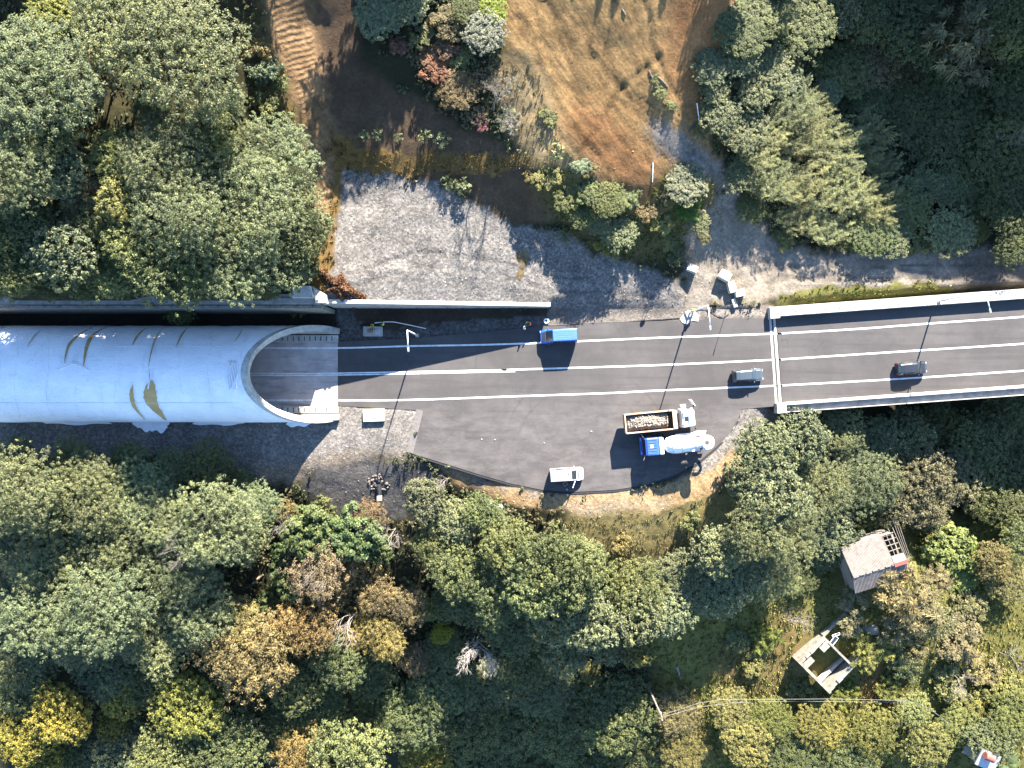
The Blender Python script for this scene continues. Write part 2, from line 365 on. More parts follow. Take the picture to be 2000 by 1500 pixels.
# ================================================================== GROUND
UP = [(-300,560,7),(0,572,7),(300,572,7),(560,572,6.8),(640,578,6.2),(0,430,12),(0,530,9.6),(120,530,9.8),(240,530,9.8),(360,530,9.8),(480,535,9.2),(200,430,12.5),(400,410,12),(400,490,10.8),(540,480,9),(600,540,6.8),
(0,200,15),(200,200,15),(400,200,14),(0,0,17),(300,0,17),(500,0,16),(540,120,13),(560,250,10.6),(620,250,9.6),(640,400,7.4),(-300,200,14),(-300,0,18),
(680,322,7.4),(700,290,8.2),(720,200,9.4),(650,150,10.6),(620,60,11.6),(700,60,11.8),(660,0,13),(800,270,8.3),(900,290,8.2),(1000,300,8.0),(760,312,8.0),(900,314,8.4),(1020,316,8.4),
(720,340,6.5),(800,345,6.3),(900,332,7.4),(900,372,5.8),(1000,337,7.3),(1000,425,4.7),(1080,350,7.0),(1090,445,3.6),
(720,110,11.4),(780,90,11.6),(850,140,10.9),(900,200,9.9),(950,230,9.4),(1000,280,8.9),(1030,308,8.6),(1060,330,8.9),(700,145,10.3),(820,205,9.3),(880,245,8.8),(960,285,8.4),
(1000,100,12),(1050,0,13.5),(1200,0,14),(1300,50,12.8),(1100,150,11),(1250,200,10),(1150,300,8.7),(1300,300,7.6),(1350,200,9.6),(1350,330,6.2),(1420,340,4.6),(1420,420,2.5),(1300,400,5),(1200,370,6.8),(1120,380,6.8),(1150,440,4.2),(1200,480,2.5),(1280,480,2.2),(1340,500,1.2),(1440,480,1.0),
(665,345,6.5),(660,450,6.2),(655,580,5.8),(750,400,6.3),(800,580,4.9),(850,420,5.9),(900,500,4.9),(950,580,3.5),(1000,470,4.3),(1065,585,2.3),(1060,500,3.2),
(1092,590,1.2),(1120,560,1.6),(1120,604,.4),(1200,540,1.5),(1200,600,.4),(1300,560,.9),(1300,600,.2),(1400,560,.4),(1400,600,.0),(1480,560,.1),(1500,600,-.1),
(1500,520,0),(1600,530,-.2),(1800,530,-.6),(2000,530,-1),(2200,530,-1.5),(1600,480,.2),(1800,480,-.5),(1600,580,-.4),(1800,570,-.8),(2000,555,-1.3),
(1460,400,2.2),(1480,250,5),(1400,150,9.5),(1450,60,11),(1550,150,5),(1600,300,1.5),(1700,350,-.5),(1800,420,-1),(1900,450,-1.5),
(1650,150,-1),(1750,220,-3),(1850,300,-4),(2000,350,-4),(1600,30,3),(1800,50,0),(1950,50,0),(2000,200,-4),(2100,330,-3),
('w',42,66,17),('w',56,66,22),('w',70,65,27),('w',84,60,23),('w',93,45,18),('w',99,25,9),('w',100,10,0),('w',60,90,24),('w',90,90,30),('w',125,50,16),(1400,-100,15),(1200,-150,16),(1000,-150,15.5),(700,-150,15),(500,-150,19),(300,-150,21),(0,-150,22),(-300,-150,22),  # unseen ridge beyond the frame, shaped to throw shade over the valley
(-300,-350,21),(300,-350,20),(800,-350,15),(1300,-350,16),(-400,-700,14),(500,-700,12),('w',40,160,10),('w',120,160,14),(-700,300,18),(-700,560,8)]
LO = [(x, y, -.1) for x in range(-300, 1500, 150) for y in (600, 620, 700, 800)] + [(x, 880, -.2) for x in range(-300, 640, 120)]
LO += [(850,860,-.1),(1000,900,-.1),(1100,930,-.1),(1200,930,-.1),(1300,900,-.1),(1380,860,-.1),(1440,820,-.1),(1500,790,-.1),(1510,640,-.1),
(0,898,-.3),(0,930,-1.8),(0,1000,-3.5),(0,1150,-6.5),(0,1300,-10),(0,1500,-14),(0,1700,-18),(300,898,-.3),(300,930,-1.8),(300,1000,-3.5),(300,1150,-6.5),(300,1300,-10),(300,1500,-14.5),
(500,918,-.5),(500,960,-2),(500,1100,-5.5),(500,1300,-10),(500,1500,-15),(620,908,-.2),(650,950,-1.5),(740,960,-2),(700,1000,-2.8),(800,898,-.15),(820,935,-1.2),
(900,950,-1),(900,1000,-3),(900,1200,-8.5),(850,1370,-17),(900,1500,-26),(1000,965,-.2),(1000,992,-.6),(1100,980,-.2),(1100,1012,-.6),(1200,976,-.2),(1200,1018,-.6),(1300,955,-.2),(1300,1003,-.6),(1380,915,-.2),(1425,955,-.7),(1450,860,-.2),(1100,1045,-1.6),(1200,1050,-1.5),(1300,1040,-1.6),(1500,830,-2),(1500,900,-3.5),
(1200,1085,-2.6),(1200,1250,-8.5),(1200,1380,-17),(1200,1500,-24),(1000,1250,-10),(1000,1360,-19),(1000,1500,-27),(1400,1060,-3),(1400,1250,-8.5),(1400,1500,-13),
(1530,812,-2.5),(1600,820,-6),(1700,850,-9),(1850,850,-13),(2000,850,-14),(2100,700,-13),(1700,700,-7),(1850,700,-11),(1600,700,-4),(1560,640,-2.5),(1700,620,-3.5),(2000,620,-6),(1545,700,-2.2),
(1600,950,-8),(1700,960,-11.5),(1800,960,-12.5),(1900,1000,-12),(2000,1000,-12),(1640,1060,-9),(1715,1110,-6.8),(1740,1060,-8),(1800,1110,-7),(1620,1290,-8.8),(1620,1200,-8),(1850,1100,-9),(2000,1200,-9),(1850,1300,-10),(2000,1450,-11),(1700,1450,-12),(1550,1450,-12.5),(2200,1200,-8),(2200,1500,-10),(1500,1250,-9),
(-400,2100,-26),(600,2100,-26),(1500,2100,-24),(2500,2100,-18),(2700,900,-12),(-700,900,-1),(-700,1300,-10)]
class TPS:
    def __init__(s, pts, lam=.0004):
        P = np.array([p[1:3] if p[0] == 'w' else tuple(W(*p))[:2] for p in pts]) ; z = np.array([p[-1] for p in pts], float)
        n = len(P); s.P = P
        K = s.U(np.hypot(P[:, None, 0] - P[None, :, 0], P[:, None, 1] - P[None, :, 1])) + lam * n * np.eye(n)
        A = np.zeros((n + 3, n + 3)); A[:n, :n] = K; A[:n, n] = 1; A[:n, n + 1:] = P; A[n, :n] = 1; A[n + 1:, :n] = P.T
        s.w = np.linalg.solve(A, np.r_[z, 0, 0, 0])
    @staticmethod
    def U(r): return np.where(r > 1e-9, r * r * np.log(np.maximum(r, 1e-9)), 0) * .01
    def __call__(s, x, y):
        x = np.atleast_1d(x); o = np.empty(len(x)); n = len(s.P)
        for i in range(0, len(x), 20000):
            a, b = x[i:i + 20000], y[i:i + 20000]
            o[i:i + 20000] = s.U(np.hypot(a[:, None] - s.P[None, :, 0], b[:, None] - s.P[None, :, 1])) @ s.w[:n] + s.w[n] + s.w[n + 1] * a + s.w[n + 2] * b
        return o
tps_u, tps_l = TPS(UP), TPS(LO)
WALL_Y = 10.5; WALL_X1 = 5.1; BR_X = 36.2; BR_T = math.tan(math.radians(4.15))
def inpoly(x, y, poly):
    r = np.zeros(x.shape, bool); n = len(poly)
    for i in range(n):
        x0, y0 = poly[i]; x1, y1 = poly[(i + 1) % n]
        if y0 == y1: continue
        c = ((y0 > y) != (y1 > y)) & (x < (x1 - x0) * (y - y0) / (y1 - y0) + x0); r ^= c
    return r
def PX(pts, z=0): return [tuple(W(px, py, z))[:2] for px, py in pts]
ROAD_PX = [(660,667),(800,661),(926,650),(1020,641),(1064,636),(1158,632),(1252,628),(1336,625.5),(1414,622.5),(1516,621),(1528,790),(1521,793),(1449,799),(1441,820),(1424,848),(1400,872),(1362,904),(1322,926),(1262,947),(1200,957),(1120,961),(1060,957),(1000,945),(940,928),(880,909),(805,886),(825,802),(760,798),(660,792.5)]
ROAD = PX(ROAD_PX)
def terrain(x, y):
    x = np.atleast_1d(np.asarray(x, float)); y = np.atleast_1d(np.asarray(y, float))
    yb = np.where(x > BR_X, WALL_Y - .1 + (x - BR_X) * BR_T + .5, WALL_Y)
    wid = np.where(x < WALL_X1, .01, np.where(x > BR_X, .9, 1.3))
    t = np.clip((y - yb) / wid * .5 + .5, 0, 1); t = t * t * (3 - 2 * t)
    zu = np.zeros_like(x); zl = np.zeros_like(x)
    mu = t > 0; ml = t < 1
    zu[mu] = tps_u(x[mu], y[mu]); zl[ml] = tps_l(x[ml], y[ml])
    cor = (y < yb) & (y > -7) & (x < BR_X)
    zl = np.where(cor, np.minimum(zl, -.02), zl)
    zu = np.clip(zu, -16, 45); zl = np.clip(zl, -28, 1)
    amp = np.where(t > .5, 1.0, np.where(zl < -.6, 1.0, .0))
    n = (fbm(x * .35, y * .35, 3, 4) - .5) * .34 * amp + (fbm(x * 1.3, y * 1.3, 9, 3) - .5) * .13 * np.maximum(amp, .12)
    z = zu * t + zl * (1 - t) + n
    rd = inpoly(x, y, ROAD)
    z = np.where(rd, np.minimum(z, -.12), z)
    return z
def tz(x, y): return float(terrain(x, y)[0])
def ground(px, py, it=6):
    """point of the ground seen at that survey pixel"""
    z = 0.0
    for _ in range(it):
        p = W(px, py, z); z = .4 * z + .6 * tz(p.x, p.y)
    p = W(px, py, z); p.z = tz(p.x, p.y); return p

xs = np.concatenate([-np.geomspace(80, 600, 22)[::-1], np.arange(-79.6, 79.7, .36), np.geomspace(80, 600, 22)])
ys = np.concatenate([-np.geomspace(64, 600, 22)[::-1], np.arange(-63.6, 63.7, .36), np.geomspace(64, 600, 22)])
ys = np.sort(np.concatenate([ys[(np.abs(ys - WALL_Y) > .2)], [WALL_Y - .08, WALL_Y + .08]]))
GX, GY = np.meshgrid(xs, ys); gx, gy = GX.ravel(), GY.ravel()
gz = terrain(gx, gy)
far = np.maximum(np.abs(gx) - 90, np.abs(gy) - 75)
gz = np.where(far > 0, gz * np.exp(-np.maximum(far, 0) / 300), gz)
def project(x, y, z): return 1000 + F * x / (H - z), 750 - F * y / (H - z)
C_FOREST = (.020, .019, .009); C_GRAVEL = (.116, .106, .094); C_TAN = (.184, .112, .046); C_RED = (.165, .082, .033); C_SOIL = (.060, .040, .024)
C_DRY = (.100, .073, .027); C_GREEN = (.085, .088, .023); C_PALE = (.160, .134, .103); C_SAND = (.225, .150, .076); C_GREY = (.062, .059, .055); C_ORANGE = (.110, .066, .022)
# name, polygon (survey pixels), colour, grit, ripple, low plants
ZONES = [
 ('meadow', [(1490,1020),(2100,1000),(2100,1600),(1380,1600),(1280,1330),(1260,1210),(1400,1180)], C_GREEN, 0, 0, 'g'),
 ('meadow_dry', [(1400,1260),(1560,1180),(1600,1330),(1560,1390),(1400,1350)], C_DRY, 0, 0, 'g'),
 ('dry_patch', [(1690,1290),(1770,1280),(1760,1390),(1680,1395)], C_ORANGE, 0, 0, 'd'),
 ('right_path', [(1890,1230),(2010,1090),(2010,1230),(1930,1330),(1890,1320)], (.075,.074,.018), 0, 0, 'g'),
 ('upper_hill', [(-500,-400),(560,-400),(600,200),(640,330),(650,600),(-500,600)], (.030,.027,.011), 0, 0, 'f'),
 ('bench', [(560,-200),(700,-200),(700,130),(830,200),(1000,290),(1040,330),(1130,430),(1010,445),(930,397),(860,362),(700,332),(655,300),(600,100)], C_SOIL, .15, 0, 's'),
 ('tracks', [(515,-100),(590,-100),(655,260),(668,330),(662,450),(645,560),(590,560),(610,430),(622,330),(560,200),(530,100)], (.135,.084,.042), 0, 1, 'n'),
 ('tracks_grass', [(655,270),(690,262),(700,330),(668,345),(660,450),(645,560),(590,570),(615,470),(640,430),(650,330)], C_ORANGE, 0, 0, 'd'),
 ('hill_grass', [(470,60),(530,60),(560,180),(600,260),(560,300),(500,200)], C_DRY, 0, 0, 'd'),
 ('lip', [(690,290),(880,296),(1035,300),(1045,335),(700,340)], C_ORANGE, 0, 0, 'd'),
 ('clearing', [(985,-200),(1500,-200),(1470,60),(1380,130),(1360,200),(1400,300),(1425,350),(1405,400),(1290,345),(1240,400),(1110,345),(1010,280),(985,120)], C_TAN, .1, .85, 'n'),
 ('clearing_left', [(975,90),(1050,120),(1100,250),(1180,360),(1120,400),(1015,300),(985,200)], (.172,.126,.064), 0, 0, 'l'),
 ('clearing_red', [(1090,215),(1160,205),(1230,260),(1290,330),(1245,400),(1195,365),(1120,280)], C_RED, .1, .8, 'n'),
 ('clearing_rim', [(1290,60),(1320,40),(1375,150),(1395,260),(1350,230),(1300,130)], C_RED, .2, 0, 'n'),
 ('clearing_dark', [(1300,-200),(1500,-200),(1470,90),(1350,120),(1310,60)], C_RED, .1, 0, 'n'),  # redder earth; the shade over this corner is put into the colour too
 ('grey_streak', [(1262,242),(1290,235),(1425,335),(1435,400),(1390,365),(1285,292)], (.135,.122,.108), .4, .3, 'n'),
 ('bank', [(1030,318),(1120,330),(1200,385),(1245,400),(1330,330),(1400,350),(1420,430),(1350,500),(1200,508),(1110,450),(1050,380)], (.066,.056,.022), 0, 0, 'g'),
 ('bank_red', [(1240,370),(1300,400),(1290,440),(1245,430)], C_RED, 0, 0, 'n'),
 ('gravel_lot', [(668,332),(740,340),(800,345),(860,364),(930,399),(1010,445),(1080,455),(1130,470),(1200,502),(1260,520),(1330,540),(1345,604),(1075,608),(1073,594),(630,596),(642,560),(655,450),(662,380)], C_GRAVEL, .85, 0, 'n'),
 ('gravel_ochre', [(1014,485),(1030,490),(1026,550),(1010,552)], (.10,.072,.036), .5, 0, 'n'),
 ('rubble_slope', [(1350,440),(1420,350),(1450,390),(1440,480),(1400,560),(1330,520)], C_PALE, .8, 0, 'n'),
 ('dirt_road', [(1405,400),(1450,395),(1520,470),(1620,492),(2200,480),(2200,566),(1500,580),(1340,606),(1330,545)], (.160,.136,.106), .3, .3, 'n'),
 ('dirt_road_dark', [(1850,500),(2200,490),(2200,562),(1860,562)], (.085,.072,.058), .3, 0, 'n'),  # same dirt road, with the far stretch's shade put into its colour
 ('bridge_grass', [(1520,568),(1700,556),(1860,556),(1860,584),(1520,602)], C_GREEN, 0, 0, 'g'),
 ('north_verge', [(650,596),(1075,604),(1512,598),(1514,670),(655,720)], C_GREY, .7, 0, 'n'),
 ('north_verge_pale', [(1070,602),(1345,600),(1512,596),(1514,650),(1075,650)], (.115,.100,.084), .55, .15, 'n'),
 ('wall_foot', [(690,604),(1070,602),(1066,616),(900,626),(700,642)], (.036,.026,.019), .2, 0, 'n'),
 ('tunnel_gap', [(-400,590),(655,590),(655,650),(-400,650)], (.02,.018,.012), .2, 0, 'n'),  # near-black: deep shade between wall and tunnel put into the ground colour
 ('south_gravel', [(-400,815),(655,815),(655,788),(830,798),(815,890),(640,905),(565,938),(480,940),(400,902),(300,893),(200,900),(100,893),(-400,895)], C_GRAVEL, .75, 0, 'n'),
 ('south_earth', [(470,920),(560,905),(650,885),(800,885),(800,905),(640,915),(560,945),(470,955)], (.135,.108,.080), .6, 0, 'n'),
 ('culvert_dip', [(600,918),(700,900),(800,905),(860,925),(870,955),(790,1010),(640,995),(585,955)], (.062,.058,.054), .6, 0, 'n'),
 ('sand_bank', [(830,895),(940,930),(1060,960),(1180,965),(1270,950),(1350,920),(1430,850),(1520,800),(1520,840),(1465,880),(1445,925),(1400,965),(1330,997),(1200,1013),(1100,1004),(1000,985),(900,948)], C_SAND, .45, .7, 'n'),
 ('sand_brown', [(870,928),(930,952),(990,985),(950,985),(890,955)], (.075,.05,.032), .5, 0, 'n'),
 ('sand_white', [(1080,985),(1250,985),(1300,970),(1330,985),(1210,1010),(1100,1003)], (.20,.165,.12), .6, 0, 'n'),
 ('bank_gravel', [(1450,795),(1522,790),(1522,830),(1465,862),(1412,898),(1336,936),(1200,967),(1050,968),(940,942),(850,915),(850,898),(1000,950),(1200,962),(1330,925),(1440,830)], (.125,.114,.10), .85, 0, 'n'),
 ('south_grass', [(1090,1008),(1330,998),(1410,960),(1450,930),(1460,1000),(1400,1070),(1250,1110),(1150,1130),(1110,1070)], (.130,.105,.040), 0, 0, 'l'),
]
ppx, ppy = project(gx, gy, gz); onroad = inpoly(gx, gy, ROAD)
wx = ppx + (fbm(gx * .3, gy * .3, 21, 3) - .5) * 34 + (fbm(gx * 1.4, gy * 1.4, 25, 2) - .5) * 16
wy = ppy + (fbm(gx * .3, gy * .3, 31, 3) - .5) * 34 + (fbm(gx * 1.4, gy * 1.4, 35, 2) - .5) * 16
hard = (gy > 8.5) & (gy < 10.6)
gc = np.tile(np.array(C_FOREST), (len(gx), 1)); grit = np.zeros(len(gx)); rip = np.zeros(len(gx)); zone = np.full(len(gx), 'f')
mot = fbm(gx * .25, gy * .25, 41, 4)
gc = gc * (0.7 + .8 * mot[:, None])
vis = (np.abs(ppx - 1000) < 1250) & (np.abs(ppy - 750) < 1050)
def blur(m, r):
    m = m.reshape(len(ys), len(xs)).astype(float)
    for ax in (0, 1):
        c = np.cumsum(np.pad(m, [(r + 1, r) if k == ax else (0, 0) for k in (0, 1)], mode='edge'), ax); n_ = m.shape[ax]
        m = (np.take(c, np.arange(2 * r + 1, 2 * r + 1 + n_), ax) - np.take(c, np.arange(0, n_), ax)) / (2 * r + 1)
    return m.ravel()
EDGE = {'clearing': 4, 'clearing_left': 6, 'clearing_red': 7, 'clearing_rim': 5, 'clearing_dark': 5, 'grey_streak': 3, 'meadow': 6, 'meadow_dry': 6, 'dry_patch': 4, 'right_path': 4, 'upper_hill': 5, 'bench': 2, 'tracks': 2, 'bank': 4, 'bank_red': 4,
        'gravel_lot': 1, 'rubble_slope': 4, 'dirt_road': 3, 'dirt_road_dark': 5, 'bridge_grass': 1, 'south_grass': 4, 'south_gravel': 1, 'culvert_dip': 4, 'sand_brown': 3, 'sand_white': 3, 'sand_bank': 1, 'bank_gravel': 2, 'south_earth': 3, 'hill_grass': 4}
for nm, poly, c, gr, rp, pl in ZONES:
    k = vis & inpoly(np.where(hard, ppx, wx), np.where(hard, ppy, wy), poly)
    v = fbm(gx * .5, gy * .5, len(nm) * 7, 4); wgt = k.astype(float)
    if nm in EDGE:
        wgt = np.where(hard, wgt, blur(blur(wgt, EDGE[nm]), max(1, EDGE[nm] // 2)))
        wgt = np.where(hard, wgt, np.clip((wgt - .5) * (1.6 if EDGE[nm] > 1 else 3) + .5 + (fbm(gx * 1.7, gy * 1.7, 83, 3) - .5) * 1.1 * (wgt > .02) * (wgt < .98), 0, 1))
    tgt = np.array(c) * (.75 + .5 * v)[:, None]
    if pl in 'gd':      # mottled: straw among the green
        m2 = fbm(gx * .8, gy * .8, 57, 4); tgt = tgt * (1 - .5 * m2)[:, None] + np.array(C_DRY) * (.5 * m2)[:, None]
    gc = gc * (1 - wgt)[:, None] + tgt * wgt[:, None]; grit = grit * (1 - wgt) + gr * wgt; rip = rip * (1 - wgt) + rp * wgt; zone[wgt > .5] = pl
# wheel and track ruts pressed into bare earth and gravel
RUTS = [([(1060,20),(1090,120),(1150,200),(1230,270),(1310,335)], .95), ([(1100,10),(1140,110),(1200,190),(1290,260),(1375,335)], 1.0), ([(1185,10),(1165,100),(1195,170),(1265,220),(1345,285)], .9), ([(1130,300),(1175,240),(1205,180),(1290,110)], .15), ([(1010,50),(1055,170),(1105,255),(1175,335)], .9), ([(1250,10),(1260,90),(1300,180),(1370,250)], .8),
        ([(690,545),(820,505),(950,520),(1080,555),(1200,560),(1330,570)], .9), ([(1420,420),(1425,480),(1480,525),(1620,535),(1800,530),(2000,530)], .9), ([(1400,560),(1500,540),(1640,525),(1820,545)], .8)]
for pl_, off in RUTS:
    Q = [Vector(ground(*q)) for q in pl_]; best = np.full(len(gx), 9.0)
    for i in range(len(Q) - 1):
        for k in range(10):
            a_, b_ = Q[i].lerp(Q[i + 1], k / 10), Q[i].lerp(Q[i + 1], (k + 1) / 10); dx, dy = b_.x - a_.x, b_.y - a_.y; l2 = dx * dx + dy * dy
            m_ = (np.abs(gx - a_.x) < 3) & (np.abs(gy - a_.y) < 3); tt = np.clip(((gx[m_] - a_.x) * dx + (gy[m_] - a_.y) * dy) / l2, 0, 1)
            best[m_] = np.minimum(best[m_], np.hypot(gx[m_] - a_.x - tt * dx, gy[m_] - a_.y - tt * dy))
    r_ = np.clip(1 - np.abs(best - off) / .38, 0, 1) * np.clip((fbm(gx * .5, gy * .5, 15, 3) - .32) * 5, 0, 1)
    gc *= (1 - .38 * r_)[:, None]; gz = gz - .10 * r_; gz = gz + .06 * np.clip(1 - np.abs(best - off - .5) / .3, 0, 1) * (r_ < .1) * (best < 3)
zone[onroad] = 'n'; zone[(gx > BR_X - 1) & (np.abs(gy - 3.2 - (gx - BR_X) * BR_T) < 8)] = 'n'
nxg, nyg = len(xs), len(ys)
idx = (np.arange(nyg - 1)[:, None] * nxg + np.arange(nxg - 1)[None, :]).ravel()
FQ = np.stack([idx, idx + 1, idx + 1 + nxg, idx + nxg], 1)
ter = npmesh('ground', np.stack([gx, gy, gz], 1), FQ, M['ground'], None,
    {'Col': ('POINT', 'FLOAT_COLOR', np.c_[gc, np.ones(len(gx))]), 'grit': ('POINT', 'FLOAT', grit), 'ripple': ('POINT', 'FLOAT', rip)}, smooth=True)
tag(ter, kind='structure')
ZG = zone.reshape(nyg, nxg); CG = gc.reshape(nyg, nxg, 3)
def zone_at(x, y):
    i = np.clip(np.searchsorted(xs, x), 0, nxg - 1); j = np.clip(np.searchsorted(ys, y), 0, nyg - 1)
    return ZG[j, i], CG[j, i]
def terrain_fast(x, y):
    """bilinear height of the ground sheet"""
    Z = gz.reshape(nyg, nxg)
    i = np.clip(np.searchsorted(xs, x) - 1, 0, nxg - 2); j = np.clip(np.searchsorted(ys, y) - 1, 0, nyg - 2)
    u = (x - xs[i]) / (xs[i + 1] - xs[i]); v = (y - ys[j]) / (ys[j + 1] - ys[j])
    return (Z[j, i] * (1 - u) + Z[j, i + 1] * u) * (1 - v) + (Z[j + 1, i] * (1 - u) + Z[j + 1, i + 1] * u) * v

# ================================================================== ROAD
mb = MB(); mb.prism(ROAD, -.30, 0.0)
road = mb.build('road', M['asphalt']); tag(road, kind='structure')
LINES = {
 'a': [(480,679.6),(660,679.8),(800,676),(1000,671.8),(1280,660),(1512,651.8),(1525,651.2),(1662,643.3),(1820,631.5),(2000,618.6),(2300,595)],
 'b1': [(480,729.2),(660,728.8),(1004,721.9)], 'b2': [(480,733),(660,732.4),(1006,725.4)],
 'b': [(990,722.2),(1004,721.9),(1280,713.3),(1512,702.7),(1525,702),(1750,687.3),(2000,671.3),(2300,650)],
 'c': [(480,781.4),(660,781.8),(804,781),(1000,774.2),(1195,767.5),(1280,763),(1515,753.4),(1525,752.8),(1750,740.4),(2000,724),(2300,703)]}
def smooth_line(pts, n=5):
    P = [Vector(W(*p)) for p in pts]; o = []
    for i in range(len(P) - 1):
        a = P[max(i - 1, 0)]; b = P[i]; c = P[i + 1]; d = P[min(i + 2, len(P) - 1)]
        for k in range(n):
            t = k / n; o.append(.5 * ((2 * b) + (c - a) * t + (2 * a - 5 * b + 4 * c - d) * t * t + (3 * b - a - 3 * c + d) * t ** 3))
    return o + [P[-1]]
mb = MB()
for nm, pts in LINES.items():
    L = smooth_line(pts); w_ = .085 if nm in ('b1', 'b2') else .115
    z = .022 if nm != 'b' else .026
    vs = []
    for i, p in enumerate(L):
        d = (L[min(i + 1, len(L) - 1)] - L[max(i - 1, 0)]).normalized(); q = Vector((-d.y, d.x, 0)) * w_
        vs += [(p.x + q.x, p.y + q.y, z), (p.x - q.x, p.y - q.y, z)]
    mb.add(vs, [(2 * i, 2 * i + 1, 2 * i + 3, 2 * i + 2) for i in range(len(L) - 1)])
tag(mb.build('road_markings', M['white_paint']), kind='structure')
# carriageway inside the tunnel mouth
mb = MB(); mb.box((-23.8 - 35, 1.33, -.14), (70, 9.9, .30))
tag(mb.build('tunnel_road', M['tunnel_floor']), kind='structure')
# ================================================================== TUNNEL
TY, TC, TR, TI = 1.33, 1.9, 6.45, 5.72
def cut_x(z): return -23.55 - 1.13 * max(z, 0)
tun = empty('road_tunnel', (-23.6, TY, 0), 0, 'long road tunnel wrapped in white sheeting with a slanted oval mouth', 'tunnel')
def tloc(x, y, z): return (x + 23.6, y - TY, z)
th0 = -math.asin(TC / TR)
NA, NX = 72, 120
def arc_grid(R0, x_off, wob, na=NA, nx=NX, x_start=-115.0):
    vs = []; A = [th0 + (math.pi - 2 * th0) * i / na for i in range(na + 1)]
    X = []
    for a in A:
        zz = TC + TR * math.sin(a); row = []
        xe = cut_x(zz) + x_off
        for j in range(nx + 1):
            t = j / nx; row.append(x_start + (xe - x_start) * (1 - (1 - t) ** 1.5))
        X.append(row)
    for i, a in enumerate(A):
        for j in range(nx + 1):
            x = X[i][j]; r = R0
            if wob:
                r += wob * (float(fbm(np.array([x * .55]), np.array([a * 3.0]), 5, 4)[0]) - .5) + .35 * wob * (float(fbm(np.array([x * 2.2]), np.array([a * 7.0]), 8, 3)[0]) - .5)
            vs.append(tloc(x, TY + r * math.cos(a), TC + r * math.sin(a)))
    fs = [(i * (nx + 1) + j, i * (nx + 1) + j + 1, (i + 1) * (nx + 1) + j + 1, (i + 1) * (nx + 1) + j) for i in range(na) for j in range(nx)]
    return vs, fs
mb = MB(); mb.add(*arc_grid(TR, -.7, .16)); mb.build('sheet_cover', M['sheet'], tun, smooth=True)
mb = MB(); v, f = arc_grid(TI, 0, 0, 48, 20); mb.add(v, [q[::-1] for q in f]); mb.build('lining', M['concrete'], tun, smooth=True)
# cast concrete rim of the slanted mouth
mb = MB(); A = [th0 + (math.pi - 2 * th0) * i / 64 for i in range(65)]; vs = []
for a in A:
    zz = TC + TR * math.sin(a); xe = cut_x(zz)
    for r, dx in ((TI, -.25), (TI, 0), (TR + .10, 0), (TR + .10, -.75), (TR - .05, -.95)):
        vs.append(tloc(xe + dx - (TR - r) * .0, TY + r * math.cos(a), TC + r * math.sin(a)))
mb.add(vs, [(i * 5 + k, (i + 1) * 5 + k, (i + 1) * 5 + k + 1, i * 5 + k + 1) for i in range(64) for k in range(4)])
# toe blocks closing the feet of the rim
for s in (1, -1): mb.box(tloc(-24.3, TY + s * 5.85, .35), (1.5, .75, .8))
mb.build('portal_rim', M['concrete_pale'], tun)
for s, z in ((1, .38), (-1, .38)):
    mb = MB(); mb.box(tloc(-44, TY + s * 4.85, z / 2), (40.6, .95, z)); o = mb.build('service_walkway', M['concrete_pale'], tun, bevel=.03)
    for k in range(22):
        mb = MB(); mb.box(tloc(-24.5 - k * .75, TY + s * 4.85, z + .012), (.12, .6, .02)); mb.build('drain_slot', M['dark_metal'], o)
mb = MB(); mb.box(tloc(-32.2, TY - 4.75, .85), (.7, .5, .9)); mb.build('hydrant_cabinet', M['black_plastic'], tun, bevel=.02)
def on_sheet(px, py, lift=.05):
    lo, hi = th0, math.pi - th0
    for _ in range(40):
        a = (lo + hi) / 2; R = TR + lift; y = 750 - F * (TY + R * math.cos(a)) / (H - TC - R * math.sin(a))
        if y > py: hi = a
        else: lo = a
    R = TR + lift; z = TC + R * math.sin(a)
    return tloc((px - 1000) * (H - z) / F, TY + R * math.cos(a), z)
def tear(cl, wid, mat='ochre', name='sheet_tear', lift=.055):
    """lens-shaped gap in the sheet: centre line (survey pixels) and greatest width"""
    n = 18; vs = []; L = []
    seg = len(cl) - 1
    for i in range(n + 1):
        t = i / n * seg; k = min(int(t), seg - 1); u = t - k
        p0, p1, p2, p3 = cl[max(k - 1, 0)], cl[k], cl[k + 1], cl[min(k + 2, seg)]
        q = [.5 * (2 * p1[c] + (p2[c] - p0[c]) * u + (2 * p0[c] - 5 * p1[c] + 4 * p2[c] - p3[c]) * u * u + (3 * p1[c] - p0[c] - 3 * p2[c] + p3[c]) * u ** 3) for c in (0, 1)]
        L.append((q, wid * math.sin(math.pi * (i / n) ** .9) ** .8 * (1 + .08 * math.sin(i * 2.3)) + .5))
    for (q, w_) in L:
        for s in (-.5, 0, .5): vs.append(on_sheet(q[0] + s * w_, q[1], lift))
    mb = MB(); mb.add(vs, [(i * 3 + k, i * 3 + k + 1, (i + 1) * 3 + k + 1, (i + 1) * 3 + k) for i in range(n) for k in (0, 1)])
    o = mb.build(name, M[mat], tun)
    e = MB()   # rolled lips of the torn sheet
    for s in (0, 2): e.tube([vs[i * 3 + s] for i in range(n + 1)], .045, 5)
    e.build('rolled_lip', M['sheet'], o, smooth=True)
    return o
